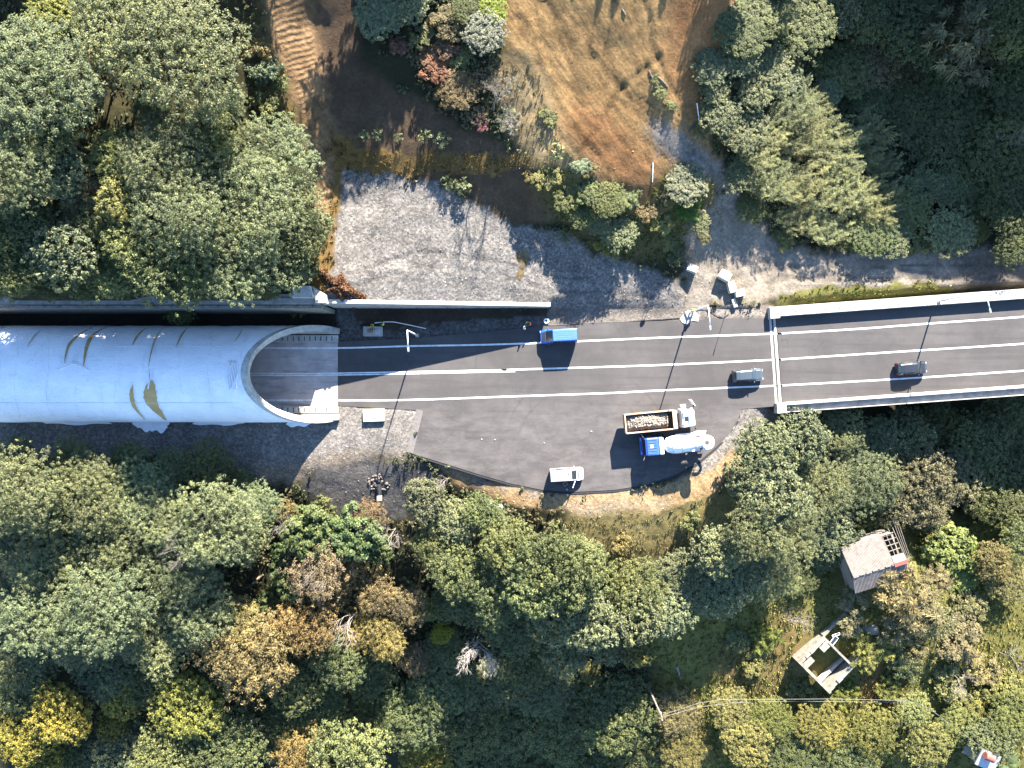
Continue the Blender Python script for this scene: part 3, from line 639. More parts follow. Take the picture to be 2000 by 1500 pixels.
for cl, wd in (([(181,638),(152,656),(134,676),(125,712)], 8), ([(210,638),(182,654),(169,680),(162,725)], 9), ([(286,640),(270,654),(258,676)], 6), ([(78,644),(64,660),(52,679)], 3),
               ([(318,641),(304,660),(295,690),(289,722)], 4), ([(366,640),(354,656),(343,680)], 5), ([(8,637),(0,642)], 4), ([(475,641),(465,658),(455,672)], 3),
               ([(259,752),(257,770),(263,795),(284,820)], 10), ([(296,742),(293,765),(298,790),(325,822)], 27), ([(452,703),(451,712),(453,722)], 5), ([(290,722),(292,735),(289,760)], 2)):
    tear(cl, wd)
for yy in (676, 787):
    mb = MB(); mb.tube([on_sheet(x, yy, .03) for x in range(-60, 470, 12)], .03, 5); mb.build('weld_seam', M['sheet'], tun, smooth=True)
for x0 in (30, 92, 148, 222, 300, 352, 408):
    mb = MB(); mb.tube([on_sheet(x0 + 3 * math.sin(y * .05 + x0) + (y - 730) ** 2 * .0006, y, .012) for y in range(642, 822, 6)], .022, 4); mb.build('ring_seam', M['sheet'], tun, smooth=True)
mb = MB()
for k in range(6): mb.tube([on_sheet(112 + k * 3 + t * (62 - k * 7), 722 - 9 * math.sin(t * math.pi) - k * 1.5 + 2 * math.sin(t * 9 + k), .05) for t in [i / 12 for i in range(13)]], .075, 5)
mb.build('sheet_fold', M['sheet'], tun, smooth=True); mb = MB()
for k in range(6): mb.tube([on_sheet(446 + k * 3.4 + 2 * math.sin(t * 8 + k), 705 + 58 * t, .06) for t in [i / 12 for i in range(13)]], .08, 5)
mb.build('sheet_fold', M['sheet'], tun, smooth=True)
def rag(cx, cy, w_, d_, seed, h=.5, n=22):
    """crumpled loose skirt of sheeting lying at the foot of the tunnel"""
    r = random.Random(seed); vs = []; m = 12
    for i in range(n + 1):
        for j in range(m + 1):
            u, v = i / n, j / m
            x = (u - .5) * w_ + .25 * math.sin(v * 5 + seed); y = (v - .5) * d_ * (.6 + .5 * math.sin(u * math.pi) + .25 * math.sin(u * 11 + seed))
            z = h * (1 - v) + .22 * float(fbm(np.array([x * 1.5 + seed]), np.array([y * 2.5]), 4, 3)[0]) + .05
            vs.append((x, -y, z))
    mb = MB(); mb.add(vs, [(i * (m + 1) + j, i * (m + 1) + j + 1, (i + 1) * (m + 1) + j + 1, (i + 1) * (m + 1) + j) for i in range(n) for j in range(m)])
    p = W(cx, cy, .2); mb.build('loose_sheet', M['sheet'], tun, smooth=True, loc=tloc(p.x, p.y, 0))
rag(284, 829, 2.8, 1.6, 3); rag(312, 830, 2.6, 1.8, 7); rag(582, 825, 3.2, 1.1, 5); rag(150, 824, 9, .7, 9, .4)
rag(430, 825, 7, .7, 13, .4)

# ================================================================== RETAINING WALLS NORTH OF THE ROAD
xw0, xw1 = -24.4, WALL_X1
def wtop(x): return 6.25 + (2.35 - 6.25) * (x - xw0) / (xw1 - xw0)
rw = empty('retaining_wall', (xw0, 10.6, 0), 0, 'straight concrete retaining wall along the front of the gravel lot', 'wall')
def wedge(mb, x0, x1, y0, y1, zb, lift0, lift1):
    vs = [];
    for x in (x0, x1):
        for y in (y0, y1):
            for z in (zb if zb is not None else wtop(x) + lift0, wtop(x) + lift1): vs.append((x - xw0, y - 10.6, z))
    mb.add(vs, [(0, 1, 3, 2), (4, 6, 7, 5), (0, 4, 5, 1), (2, 3, 7, 6), (1, 5, 7, 3), (0, 2, 6, 4)])
mb = MB(); nseg = 7
for k in range(nseg):
    a = xw0 + (xw1 - xw0) * k / nseg; b = xw0 + (xw1 - xw0) * (k + 1) / nseg - .03
    wedge(mb, a, b, 10.38, 10.78, -.6, 0, 0)
mb.build('wall_panels', M['concrete'], rw)
mb = MB(); wedge(mb, xw0, xw1 + .05, 10.32, 10.84, None, .003, .14); mb.build('coping', M['concrete_pale'], rw, bevel=.02)
mb = MB()
for k in range(14):
    x = xw0 + 1 + k * 2.1; mb.tube([(x - xw0, 10.39 - 10.6, 1.0), (x - xw0, 10.30 - 10.6, .98)], .05, 8)
mb.build('weep_pipes', M['dark_metal'], rw)

gw = empty('gallery_wall', (-24.2, 10.2, 0), 0, 'grey concrete wall with a narrow walkway running above the tunnel side', 'wall')
mb = MB(); mb.box((-45, -.35, 3.3), (90, .5, 7.2)); mb.build('wall_face', M['concrete_old'], gw)
mb = MB()
for k in range(30): mb.box((-1.5 - k * 3.0, .55, 6.98), (2.97, 1.3, .16))
mb.build('walkway_slabs', M['concrete'], gw, bevel=.015)
mb = MB(); mb.box((-38, 1.5, 7.1), (52, .25, .45)); mb.build('kerb', M['concrete_pale'], gw, bevel=.02)
for yy, lab in ((-.28, 'front'), (.95, 'back')):
    r_ = empty('guard_railing', (-24.2, 10.2 + yy, 7.06), 0, 'steel pipe railing along the %s edge of the walkway beside the tunnel' % ('road-side' if lab == 'front' else 'hill-side'), 'railing')
    mb = MB()
    for z in (.45, 1.0): mb.tube([(-90, 0, z), (-1 if lab == 'front' else -8, 0, z)], .045, 6)
    mb.build('rail', M['dark_metal'], r_)
    for k in range(46 if lab == 'front' else 40):
        mb = MB(); x = -1 - k * 2.0 if lab == 'front' else -8 - k * 2.0
        mb.tube([(x, 0, 0), (x, 0, 1.05)], .05, 6); mb.box((x, 0, .02), (.2, .2, .03)); mb.build('post', M['dark_metal'], r_)
hw = empty('headwall_block', W(590, 574, 6.5), 0, 'cream concrete block with a sloping wing beside the brown brush pile', 'wall')
o = hw.location
def hp(l, z): return [(W(px, py, z).x - o.x, W(px, py, z).y - o.y) for px, py in l]
mb = MB(); mb.prism(hp([(569,581),(612,581),(606,558),(572,558)], 8.2), -1.6, 1.7); mb.build('block_body', M['concrete_pale'], hw, bevel=.03)
mb = MB(); mb.prism(hp([(613,581),(614,591),(634,591),(633,574),(609,559)], 8.0), -1.6, 1.25); mb.build('wing', M['concrete_pale'], hw, bevel=.03)
mb = MB(); mb.prism(hp([(540,592),(612,592),(612,582),(540,582)], 7.4), -1.6, .75); mb.build('ledge', M['concrete'], hw, bevel=.03)

# ================================================================== LOW KERBS AND STRIPS OF THE LAY-BY
def strip_poly(pts, w_in, w_out, z0, z1, mb):
    P = [Vector(W(*p)) for p in pts]
    for i in range(len(P) - 1):
        d = (P[i + 1] - P[i]); q = Vector((-d.y, d.x, 0)).normalized()
        a, b, c, e = P[i] + q * w_in, P[i + 1] + q * w_in, P[i + 1] + q * w_out, P[i] + q * w_out
        vs = [(v.x, v.y, z) for z in (z0, z1) for v in (a, b, c, e)]
        mb.add(vs, [(0, 1, 5, 4), (1, 2, 6, 5), (2, 3, 7, 6), (3, 0, 4, 7), (4, 5, 6, 7)])
mb = MB(); strip_poly([(805,886),(880,909),(940,928),(1000,945),(1060,957),(1120,961),(1200,957),(1262,947),(1322,926),(1362,904),(1400,872),(1424,848),(1441,820),(1449,799)], -.30, .02, -.5, -.05, mb)
tag(mb.build('kerb', plain('bitumen_edge', (.012, .012, .013), .8)), kind='structure')
mb = MB(); strip_poly([(827,802.5),(807,886)], -.95, -.02, -.3, .05, mb)
tag(mb.build('gutter_strip', plain('dusty_concrete', (.105, .095, .088), .9, var=.3)), kind='structure')

# ================================================================== BRIDGE
bo = W(1520, 700); br = empty('road_bridge', (bo.x, bo.y, 0), math.radians(4.15), 'concrete road bridge with white parapets leading off the right edge', 'bridge')
BL = 70
mb = MB(); mb.box((BL / 2 - .3, -.2, -.66), (BL, 14.4, 1.2)); mb.build('deck_slab', M['concrete'], br)
mb = MB(); mb.box((BL / 2 + .03, -.18, -.03), (BL - .06, 11.66, .06)); mb.build('carriageway', M['asphalt'], br)
mb = MB(); [mb.box((.3 + 2.48 + k * 5, 5.86, .42), (4.97, .36, .9)) for k in range(14)]; mb.build('parapet', M['concrete_pale'], br, bevel=.03)
mb = MB(); mb.box((BL / 2, 6.55, .12), (BL - .6, 1.0, .36)); mb.build('footway', M['concrete_pale'], br)
mb = MB(); [mb.box((.3 + 2.48 + k * 5, -6.22, .42), (4.97, .40, .9)) for k in range(14)]; mb.build('parapet', M['concrete_pale'], br, bevel=.03)
mb = MB(); mb.box((BL / 2, -6.92, .08), (BL - .6, .98, .34)); mb.build('ledge', M['concrete'], br)
mb = MB(); mb.box((BL / 2, -7.36, .33), (BL - .6, .10, .50)); mb.build('edge_upstand', M['concrete_pale'], br)
mb = MB(); mb.box((-.72, -.2, -.05), (.30, 12.6, .17)); mb.box((-.16, -.2, -.05), (.34, 12.6, .17)); jn = mb.build('expansion_joint', M['concrete_pale'], br)
mb = MB(); mb.box((-.43, -.2, -.1), (.20, 12.5, .18)); mb.build('joint_gap', M['dark_metal'], jn)
for y in (6.2, -6.75):
    mb = MB(); mb.box((-.35, y, .35), (1.3, 1.55 if y > 0 else 1.4, 1.25)); mb.build('end_pilaster', M['concrete_pale'], br, bevel=.03)
rl = MB()
for z in (.75, 1.2): rl.tube([(.5, 6.9, z), (BL - 1, 6.9, z)], .04, 6)
ro = rl.build('railing', M['steel'], br)
for k in range(33):
    mb = MB(); mb.tube([(1 + k * 2.0, 6.9, .3), (1 + k * 2.0, 6.9, 1.22)], .045, 6); mb.build('post', M['steel'], ro)

# ================================================================== LAMPS, SIGN, STAKE
def lamp(px, py, tip, label, hgt=9.2, z0=0.0, head=(.62, .26, .12)):
    b = W(px, py, z0); t = W(tip[0], tip[1], hgt + .25); e = empty('street_lamp', b, 0, label, 'street lamp', 'street lamps along the road')
    dx, dy = t.x - b.x, t.y - b.y
    mb = MB(); mb.box((0, 0, .06), (.5, .5, .12)); mb.build('base_plate', M['concrete'], e, bevel=.02)
    mb = MB(); mb.tube([(0, 0, .12), (0, 0, hgt * .5), (0, 0, hgt)], [.11, .09, .065], 10); mb.build('pole', M['white_pole'], e, smooth=True)
    mb = MB(); mb.tube([(0, 0, hgt - .02), (dx * .12, dy * .12, hgt + .14), (dx * .5, dy * .5, hgt + .22), (dx, dy, hgt + .25)], [.065, .075, .07, .06], 8); mb.build('arm', M['white_pole'], e, smooth=True)
    mb = MB(); a = math.atan2(dy, dx); mb.box((dx * 1.0 + math.cos(a) * .3, dy * 1.0 + math.sin(a) * .3, hgt + .22), head, rz=a, taper=.75); h = mb.build('lamp_head', M['steel'], e, bevel=.03)
    mb = MB(); mb.box((dx + math.cos(a) * .3, dy + math.sin(a) * .3, hgt + .15), (.45, .18, .03), rz=a); mb.build('lens', M['lamp_glass'], h)
    return e
lamp(815, 655, (797, 678), 'white street lamp on the gravel verge nearest the tunnel mouth')
lamp(1346, 611, (1387, 636), 'white street lamp rising from the verge beside the lime-vested worker')
lamp(1834, 588, (1924, 604), 'white street lamp standing on the bridge parapet at the right', z0=.87, hgt=9.2)
b = W(1421, 598); st = empty('metal_stake', (b.x, b.y, tz(b.x, b.y)), 0, 'thin bare metal stake upright on the verge before the bridge', 'stake')
mb = MB(); mb.tube([(0, 0, 0), (.05, 0, 3.4)], [.035, .028], 6); mb.build('shaft', M['steel'], st); mb = MB(); mb.box((.05, 0, 3.3), (.05, .22, .5)); mb.build('plate', M['dark_metal'], st)
b = W(1262, 607); sg = empty('road_sign', (b.x, b.y, tz(b.x, b.y)), math.radians(8), 'small round road sign on two short legs beside the verge', 'sign')
for s in (-1, 1):
    mb = MB(); mb.tube([(s * .22, 0, 0), (s * .18, 0, .75)], .035, 6); mb.build('leg', M['steel'], sg)
mb = MB(); mb.lathe([(0, -.015), (.33, -.015), (.34, 0), (.33, .015), (0, .015)], (0, 0, 1.0), 'Y', 24); mb.build('sign_disc', M['cloth_navy'], sg)
mb = MB(); mb.lathe([(.25, .017), (.33, .017), (.33, .022), (.25, .022)], (0, 0, 1.0), 'Y', 24, True); mb.build('sign_border', M['cloth_red'], sg)

# ================================================================== SLABS, BLOCKS, PIPES ON THE VERGES
def slab(px, py, wx_, wy_, h, rz, name, label, cat, mat, extra=None, z=None):
    b = W(px, py, .3); zz = tz(b.x, b.y) if z is None else z
    e = empty(name, (b.x, b.y, zz), math.radians(rz), label, cat)
    mb = MB(); mb.box((0, 0, h / 2 - .1), (wx_, wy_, h + .2)); mb.build('body', M[mat], e, bevel=.04)
    if extra: extra(e, h)
    return e
def cover_lid(e, h):
    mb = MB(); mb.box((.35, 0, h + .03), (.9, .8, .06)); mb.build('cover', M['concrete'], e, bevel=.02)
def pit(e, h):
    mb = MB(); mb.box((-.35, .1, h + .02), (.8, .6, .03)); mb.build('hatch', M['rust_bed'], e, bevel=.01)
    mb = MB(); mb.box((.7, -.1, h + .025), (.7, .7, .05)); mb.build('cover', M['concrete_pale'], e, bevel=.01)
slab(728, 647, 2.6, 1.35, .35, 0, 'inspection_chamber', 'grey concrete chamber slab at the feet of two vested workers', 'chamber', 'concrete', pit)
slab(730, 811, 2.9, 1.7, .55, 2, 'concrete_slab', 'cream rectangular concrete slab on sunlit gravel by the tunnel foot', 'slab', 'block', cover_lid)
def lug(e, h):
    for s in (-1, 1):
        mb = MB(); mb.tube([(s * .25 - .1, 0, h - .02), (s * .25 - .06, 0, h + .09), (s * .25 + .06, 0, h + .09), (s * .25 + .1, 0, h - .02)], .016, 5); mb.build('lifting_loop', M['dark_metal'], e)
slab(1348, 527, 1.4, .9, .95, -20, 'concrete_block', 'grey concrete block standing alone in the shade of the bank', 'block', 'concrete_pale', lug)
slab(1412, 540, 1.55, 1.15, 1.05, -30, 'concrete_block', 'cream concrete block farthest up the slope in the trio', 'block', 'block', lug)
slab(1427, 562, .95, 1.5, .85, 15, 'concrete_block', 'cream concrete block wedged in the middle of the trio', 'block', 'block', lug)
slab(1443, 573, 1.25, 1.0, .7, 12, 'concrete_block', 'cream concrete block of the trio nearest the bridge', 'block', 'block', lug)
slab(1434, 592, .5, 1.2, .35, 18, 'concrete_offcut', 'small pale concrete offcut lying below the trio of blocks', 'offcut', 'block', lug)
b = ground(741, 960); cp = empty('culvert_pipe', (b.x, b.y, b.z), 0, 'black drain pipe poking from the shaded gravel dip', 'pipe')
mb = MB(); mb.lathe([(.33, -.9), (.36, -.9), (.36, 1.1), (.33, 1.1), (.30, 1.1), (.30, -.9)], (0, 0, .25), 'Y', 20, True); mb.build('pipe_shell', M['black_plastic'], cp)
mb = MB(); mb.lathe([(.31, -1.2), (.40, -1.2), (.40, -.5), (.31, -.5)], (.02, 0, .25), 'Y', 20, True); mb.build('pipe_collar', M['rust_pale'], cp)
def rocks(mb, cx, cy, n, rad, zf, smin, smax, seed):
    r = random.Random(seed)
    for _ in range(n):
        a = r.uniform(0, 6.28); q = rad * math.sqrt(r.random()); x, y = cx + q * math.cos(a), cy + q * math.sin(a) * .75
        s = r.uniform(smin, smax); z = zf(x, y)
        mb.box((x, y, z + s * .2), (s, s * r.uniform(.6, 1), s * r.uniform(.5, .9)), r.uniform(0, 3), r.uniform(-.4, .4), r.uniform(-.4, .4), r.uniform(.55, .85))
mb = MB(); rocks(mb, 0, 1.3, 60, 1.6, lambda x, y: tz(b.x + x, b.y + y) - b.z, .15, .38, 3); mb.build('stone_apron', M['rock'], cp)
# brown brush pile by the end of the wall
b = ground(664, 562); n = 2600; r = np.random.RandomState(4)
a = r.rand(n) * 6.28; q = np.sqrt(r.rand(n)); X = q * np.cos(a) * 2.9 * (.75 + .4 * np.sin(a * 3 + 1)); Y = q * np.sin(a) * 1.8 * (.85 + .3 * np.cos(a * 5)) - X * .42
Z = 1.25 * (1 - q ** 1.3) * (.35 + 1.1 * fbm(X * 1.1 + 3, Y * 1.1, 5, 3)) + r.rand(n) * .25 + terrain_fast(b.x + X, b.y + Y) - b.z
def leaf_quads(C, N, L, Wd, rs, fold=0.0):
    """diamond leaves: centres C, normals N, length L, width Wd"""
    n = len(C); N = N / (np.linalg.norm(N, axis=1, keepdims=True) + 1e-9)
    T = rs.normal(size=(n, 3)); T -= (T * N).sum(1, keepdims=True) * N; T /= np.linalg.norm(T, axis=1, keepdims=True) + 1e-9
    B = np.cross(N, T); L = np.asarray(L).reshape(-1, 1) if np.ndim(L) else L; Wd = np.asarray(Wd).reshape(-1, 1) if np.ndim(Wd) else Wd
    V = np.stack([C - T * L * .5, C + B * Wd * .5 - N * fold * L, C + T * L * .5, C - B * Wd * .5 - N * fold * L], 1).reshape(-1, 3)
    return V, np.arange(n * 4).reshape(n, 4)
V, Fq = leaf_quads(np.c_[X, Y, Z], r.normal(size=(n, 3)) + [0, 0, .7], .22 + .25 * r.rand(n), .14 + .12 * r.rand(n), r)
o = npmesh('brush_pile', V, Fq, M['leaf'], None, {'tint': ('FACE', 'FLOAT', r.rand(n))}); o.location = b; o.color = (.135, .072, .040, 1)
tag(o, 'reddish brown heap of dead brush against the cream concrete block', 'brush pile')
def line_thing(name, pts, rad, mat, label, cat, zoff=.05, zs=None):
    P = []
    for i, (px, py) in enumerate(pts):
        g = W(px, py, zs[i]) if zs else W(px, py); P.append(Vector((g.x, g.y, g.z if zs else tz(g.x, g.y) + zoff)))
    mb = MB(); o0 = P[0]; S = []
    for i in range(len(P) - 1):
        for k in range(6):
            t = k / 6; S.append(P[i].lerp(P[i + 1], t) - o0)
    S.append(P[-1] - o0); mb.tube(S, rad, 6); o = mb.build(name, M[mat], None, smooth=True, loc=o0); return tag(o, label, cat)
line_thing('white_hose', [(732,631),(752,629),(770,629),(800,635),(832,642)], .05, 'white_pole', 'thin white hose trailing right from the two vested workers', 'hose', .35)
line_thing('black_cable', [(1068,636),(1110,634),(1158,630),(1210,629),(1252,625),(1300,622),(1334,619)], .05, 'black_plastic', 'black cable running along the asphalt edge behind the blue van', 'cable', .1)
line_thing('black_cable', [(1357,606),(1372,603),(1385,606),(1400,616),(1415,619),(1424,612)], .035, 'black_plastic', 'loose black cable looping on the verge towards the metal stake', 'cable', .1)
ty = W(1067, 627); t = empty('tyre', (ty.x, ty.y, .02), 0, 'white-painted tyre lying flat beside the blue van', 'tyre')
mb = MB(); mb.lathe([(.2, .02), (.33, 0), (.38, .06), (.38, .12), (.33, .18), (.2, .16)], (0, 0, 0), 'Z', 20, True); mb.build('ring', M['white_pole'], t, smooth=True)
# markers and timber on the dirt clearing
def stick(p0, p1, rad, name, label, cat, mat='white_pole', dz=0.06):
    a, c = ground(*p0), ground(*p1); mb = MB(); mb.tube([(0, 0, dz), ((c.x - a.x) * .5, (c.y - a.y) * .5, (c.z - a.z) * .5 + dz + .03), (c.x - a.x, c.y - a.y, c.z - a.z + dz)], [rad, rad * .95, rad * .8], 6)
    return tag(mb.build(name, M[mat], None, loc=a), label, cat)
stick((1275,318), (1274,356), .07, 'white_pipe', 'white plastic pipe lying at the lower end of the red earth', 'pipe')
stick((1361,202), (1365,236), .07, 'white_pipe', 'white pipe lying at the foot of the thicket rim', 'pipe')
stick((1267,137), (1276,158), .06, 'timber_pole', 'short pale pole on the upper right side of the clearing', 'pole', 'timber')
stick((1285,150), (1305,170), .08, 'timber_pole', 'pale felled pole on the rim of the dirt clearing', 'pole', 'timber')
stick((1215,18), (1222,30), .08, 'timber_pole', 'stubby pole at the top edge of the dirt clearing', 'pole', 'timber')
stick((1322,1302), (1330,1326), .16, 'fallen_log', 'grey fallen log in the shaded meadow', 'log', 'wood_dead')
stick((494,1140), (513,1122), .2, 'fallen_log', 'reddish log in the dark hollow left of the glossy laurels', 'log', 'rust_pale')

# ================================================================== SHED AND RUIN
sc_ = W(1719, 1111, -2.7); sh = empty('shed', (sc_.x, sc_.y, -7.0), math.radians(17.5), 'old shed with a grey corrugated gable roof, partly bare battens', 'shed')
LX = 7.9; ZR = 4.3
def corr(x0, x1, ya, za, yb, zb, name, mat, step=.10, amp=.028):
    n = max(2, int((x1 - x0) / step)); vs = []
    for i in range(n + 1):
        x = x0 + (x1 - x0) * i / n; k = amp * (1 if i % 2 else -1)
        for t in (0, .5, 1): vs.append((x, ya + (yb - ya) * t, za + (zb - za) * t + k - .03 * math.sin(t * 3.1)))
    mb = MB(); mb.add(vs, [(i * 3 + j, i * 3 + j + 1, (i + 1) * 3 + j + 1, (i + 1) * 3 + j) for i in range(n) for j in (0, 1)]); return mb.build(name, mat, sh)
roof_m = plain('corrugated_sheet', (.150, .126, .108), .7, .1, var=.3, scale=1.5, grime=(.075, .065, .06))
corr(-LX / 2, LX / 2 - 1.9, .04, ZR, 4.1, ZR - 1.25, 'roof', roof_m); corr(-LX / 2 - .1, LX / 2, -.06, ZR - .03, -2.7, ZR - 1.0, 'roof', roof_m)
mb = MB()
for k in range(8): mb.box((-LX / 2 + .4 + k * .95, -.02 + (.04 if k % 2 else -.02), ZR + .06), (.75, .16, .03), rz=.02 * (-1) ** k)
mb.build('ridge_cap', M['timber'], sh)
for k in range(6):
    mb = MB(); y = .3 + k * .72; mb.box((LX / 2 - 1.1, y, ZR - .05 - y * .305), (2.0, .09, .08)); mb.build('batten', M['timber'], sh)
for k in range(4):
    mb = MB(); x = LX / 2 - 1.85 + k * .62; mb.tube([(x, .1, ZR - .12), (x + .1, 4.5, ZR - 1.5)], .05, 6); mb.build('rafter', M['timber'], sh)
for k in range(3):
    mb = MB(); x = LX / 2 + .25 + k * .22; mb.tube([(x, -.3, ZR - .3), (x + .25 + .1 * k, 5.2, ZR - 1.5)], .035, 6); mb.build('loose_pole', M['timber'], sh)
corr(LX / 2 - 1.8, LX / 2 - .1, .1, ZR + .05, 1.0, ZR - .2, 'patch_sheet', M['block'])
mb = MB(); mb.box((LX / 2 - .9, -.1, ZR + .1), (2.0, .6, .05), rx=.15); mb.build('red_sheet', M['red_sheet'], sh)
mb = MB()
for (x, y, sx, sy) in ((0, 3.75, LX - .6, .2), (0, -2.4, LX - .6, .2), (-LX / 2 + .3, .65, .2, 6.2), (LX / 2 - .3, .65, .2, 6.2)): mb.box((x, y, 1.5), (sx, sy, 3.0))
mb.build('wall', M['timber'], sh)

rc = W(1618, 1298, -6.5); ru = empty('ruin', (rc.x, rc.y, -9.1), math.radians(-45), 'roofless concrete ruin with two square rooms in the clearing', 'ruin')
# local x: down-right in the photo, local y: up-right
def wallp(name, x0, x1, y0, y1, h, m='concrete_old'):
    mb = MB(); n = max(1, int(max(x1 - x0, y1 - y0) / .8)); lx = (x1 - x0) > (y1 - y0)
    for k in range(n):
        t0, t1 = k / n, (k + 1) / n; dz = rnd.uniform(-.12, .06)
        if lx: mb.box(((x0 + (x1 - x0) * (t0 + t1) / 2), (y0 + y1) / 2, (h + dz) / 2), ((x1 - x0) / n - .004, y1 - y0, h + dz))
        else: mb.box(((x0 + x1) / 2, (y0 + (y1 - y0) * (t0 + t1) / 2), (h + dz) / 2), (x1 - x0, (y1 - y0) / n - .004, h + dz))
    return mb.build(name, M[m], ru)
wallp('wall', -3.2, 3.2, -2.9, -2.5, 2.6); wallp('wall', -3.0, 3.0, 2.2, 2.5, 2.4); wallp('wall', -3.2, -2.75, -2.5, 2.2, 2.5); wallp('wall', 2.6, 3.2, -2.5, 6.0, 2.3)
wallp('wall', -3.2, -2.8, 2.5, 7.2, 1.8); wallp('wall', -2.8, 2.6, 6.9, 7.2, 1.9)
wallp('bench', -2.5, -1.5, .8, 2.2, 2.35); wallp('bench', -2.5, -1.7, -2.5, -1.0, 2.45); wallp('bench', 1.75, 2.2, -2.5, 2.2, .8, 'concrete')
def frame(px, py, z, L_, W_, rz, label):
    b = W(px, py, z); e = empty('window_frame', b, math.radians(rz), label, 'frame'); mb = MB()
    for s in (-1, 1): mb.box((0, s * W_ / 2, 0), (L_, .06, .06)); mb.box((s * L_ / 2, 0, .001), (.06, W_ + .06, .06))
    mb.build('frame_bars', M['white_pole'], e)
    mb = MB(); mb.box((0, 0, -.03), (L_ - .06, W_ - .06, .012)); mb.build('pane', M['glass'], e)
frame(1629, 1251, -7.0, 1.3, .6, 52, 'larger pale window frame leaning inside the ruin')
frame(1633, 1240, -6.9, 1.1, .3, 22, 'narrower pale window frame dumped above the larger one in ruin')
def boulder(px, py, s, label, mat='rock', seed=0):
    b = ground(px, py); bm = bmesh.new(); bmesh.ops.create_icosphere(bm, subdivisions=3, radius=1); r = random.Random(seed)
    for v in bm.verts:
        k = 1 + .35 * (float(fbm(np.array([v.co.x * 1.3 + seed]), np.array([v.co.y * 1.3 + v.co.z]), 3, 3)[0]) - .5); v.co = Vector((v.co.x * s * k, v.co.y * s * .8 * k, v.co.z * s * .7 * k))
    me = bpy.data.meshes.new('boulder'); bm.to_mesh(me); bm.free(); me.materials.append(M[mat]); o = bpy.data.objects.new('boulder', me); COL.objects.link(o); o.location = b + Vector((0, 0, s * .3)); return tag(o, label, 'boulder')
boulder(1700, 1228, 1.1, 'blue-grey boulder just right of the ruin', 'concrete_old', 4)
boulder(958, 985, .7, 'white boulder at the foot of the lay-by bank', 'concrete_pale', 6)
boulder(976, 990, .5, 'smaller white boulder right of the other one under the bank', 'concrete_pale', 8)
b = W(1933, 1488, -7.5); hu = empty('hut', (b.x, b.y, -11), math.radians(-25), 'small pale hut with a rust-red tank on top in the bottom right corner', 'hut')
mb = MB(); mb.box((0, 0, 1.5), (2.6, 2.2, 3.0)); mb.build('wall', M['concrete_pale'], hu); mb = MB(); mb.box((0, 0, 3.08), (3.0, 2.6, .14), rx=.05); mb.build('roof', M['steel'], hu)
mb = MB(); mb.lathe([(0, -.7), (.5, -.7), (.55, -.6), (.55, .6), (.5, .7), (0, .7)], (-.5, .6, 3.7), 'X', 20); mb.build('tank', M['red_sheet'], hu, smooth=False)
mb = MB(); mb.box((-1.9, -.2, 1.4), (1.2, 1.6, .08), rx=.2, ry=-.3); mb.build('awning', M['concrete_old'], hu)
pb = W(1292, 1399, -2.0); pg = tz(pb.x, pb.y); up = empty('utility_pole', (pb.x, pb.y, pg), 0, 'timber utility pole with a pale crossarm at the left end of the overhead wires', 'pole')
mb = MB(); mb.tube([(0, 0, -.4), (0, 0, -1.7 - pg)], [.15, .10], 10); mb.build('shaft', M['timber'], up)
mb = MB(); mb.box((0, 0, -2.05 - pg), (.10, 1.3, .12), rz=.2); mb.build('crossarm', M['steel'], up)
for s in (-.5, 0, .5):
    mb = MB(); mb.lathe([(0, 0), (.05, 0), (.07, .05), (.05, .10), (0, .12)], (-s * .2, s, -1.99 - pg), 'Z', 10); mb.build('insulator', M['white_pole'], up)
line_thing('overhead_wire', [(1292,1397),(1365,1373),(1412,1366),(1500,1366),(1620,1365),(1768,1368)], .02, 'wire', 'upper pale overhead wire crossing below the ruin', 'wire', zs=[-2, -2.4, -2.7, -2.9, -2.8, -2.2])
line_thing('overhead_wire', [(1292,1401),(1365,1381),(1425,1373),(1500,1370),(1620,1370),(1770,1372)], .02, 'wire', 'lower pale overhead wire crossing below the ruin', 'wire', zs=[-2.1, -2.7, -3.0, -3.2, -3.0, -2.4])
line_thing('overhead_wire', [(1826,1392),(1880,1432),(1937,1474)], .02, 'wire', 'short pale wire dropping to the hut in the corner', 'wire', zs=[-3.5, -4.6, -5.6])
line_thing('overhead_wire', [(1768,1368),(1800,1376),(1826,1392)], .018, 'wire', 'wire piece bending down between the two overhead spans', 'wire', zs=[-2.2, -2.8, -3.5])
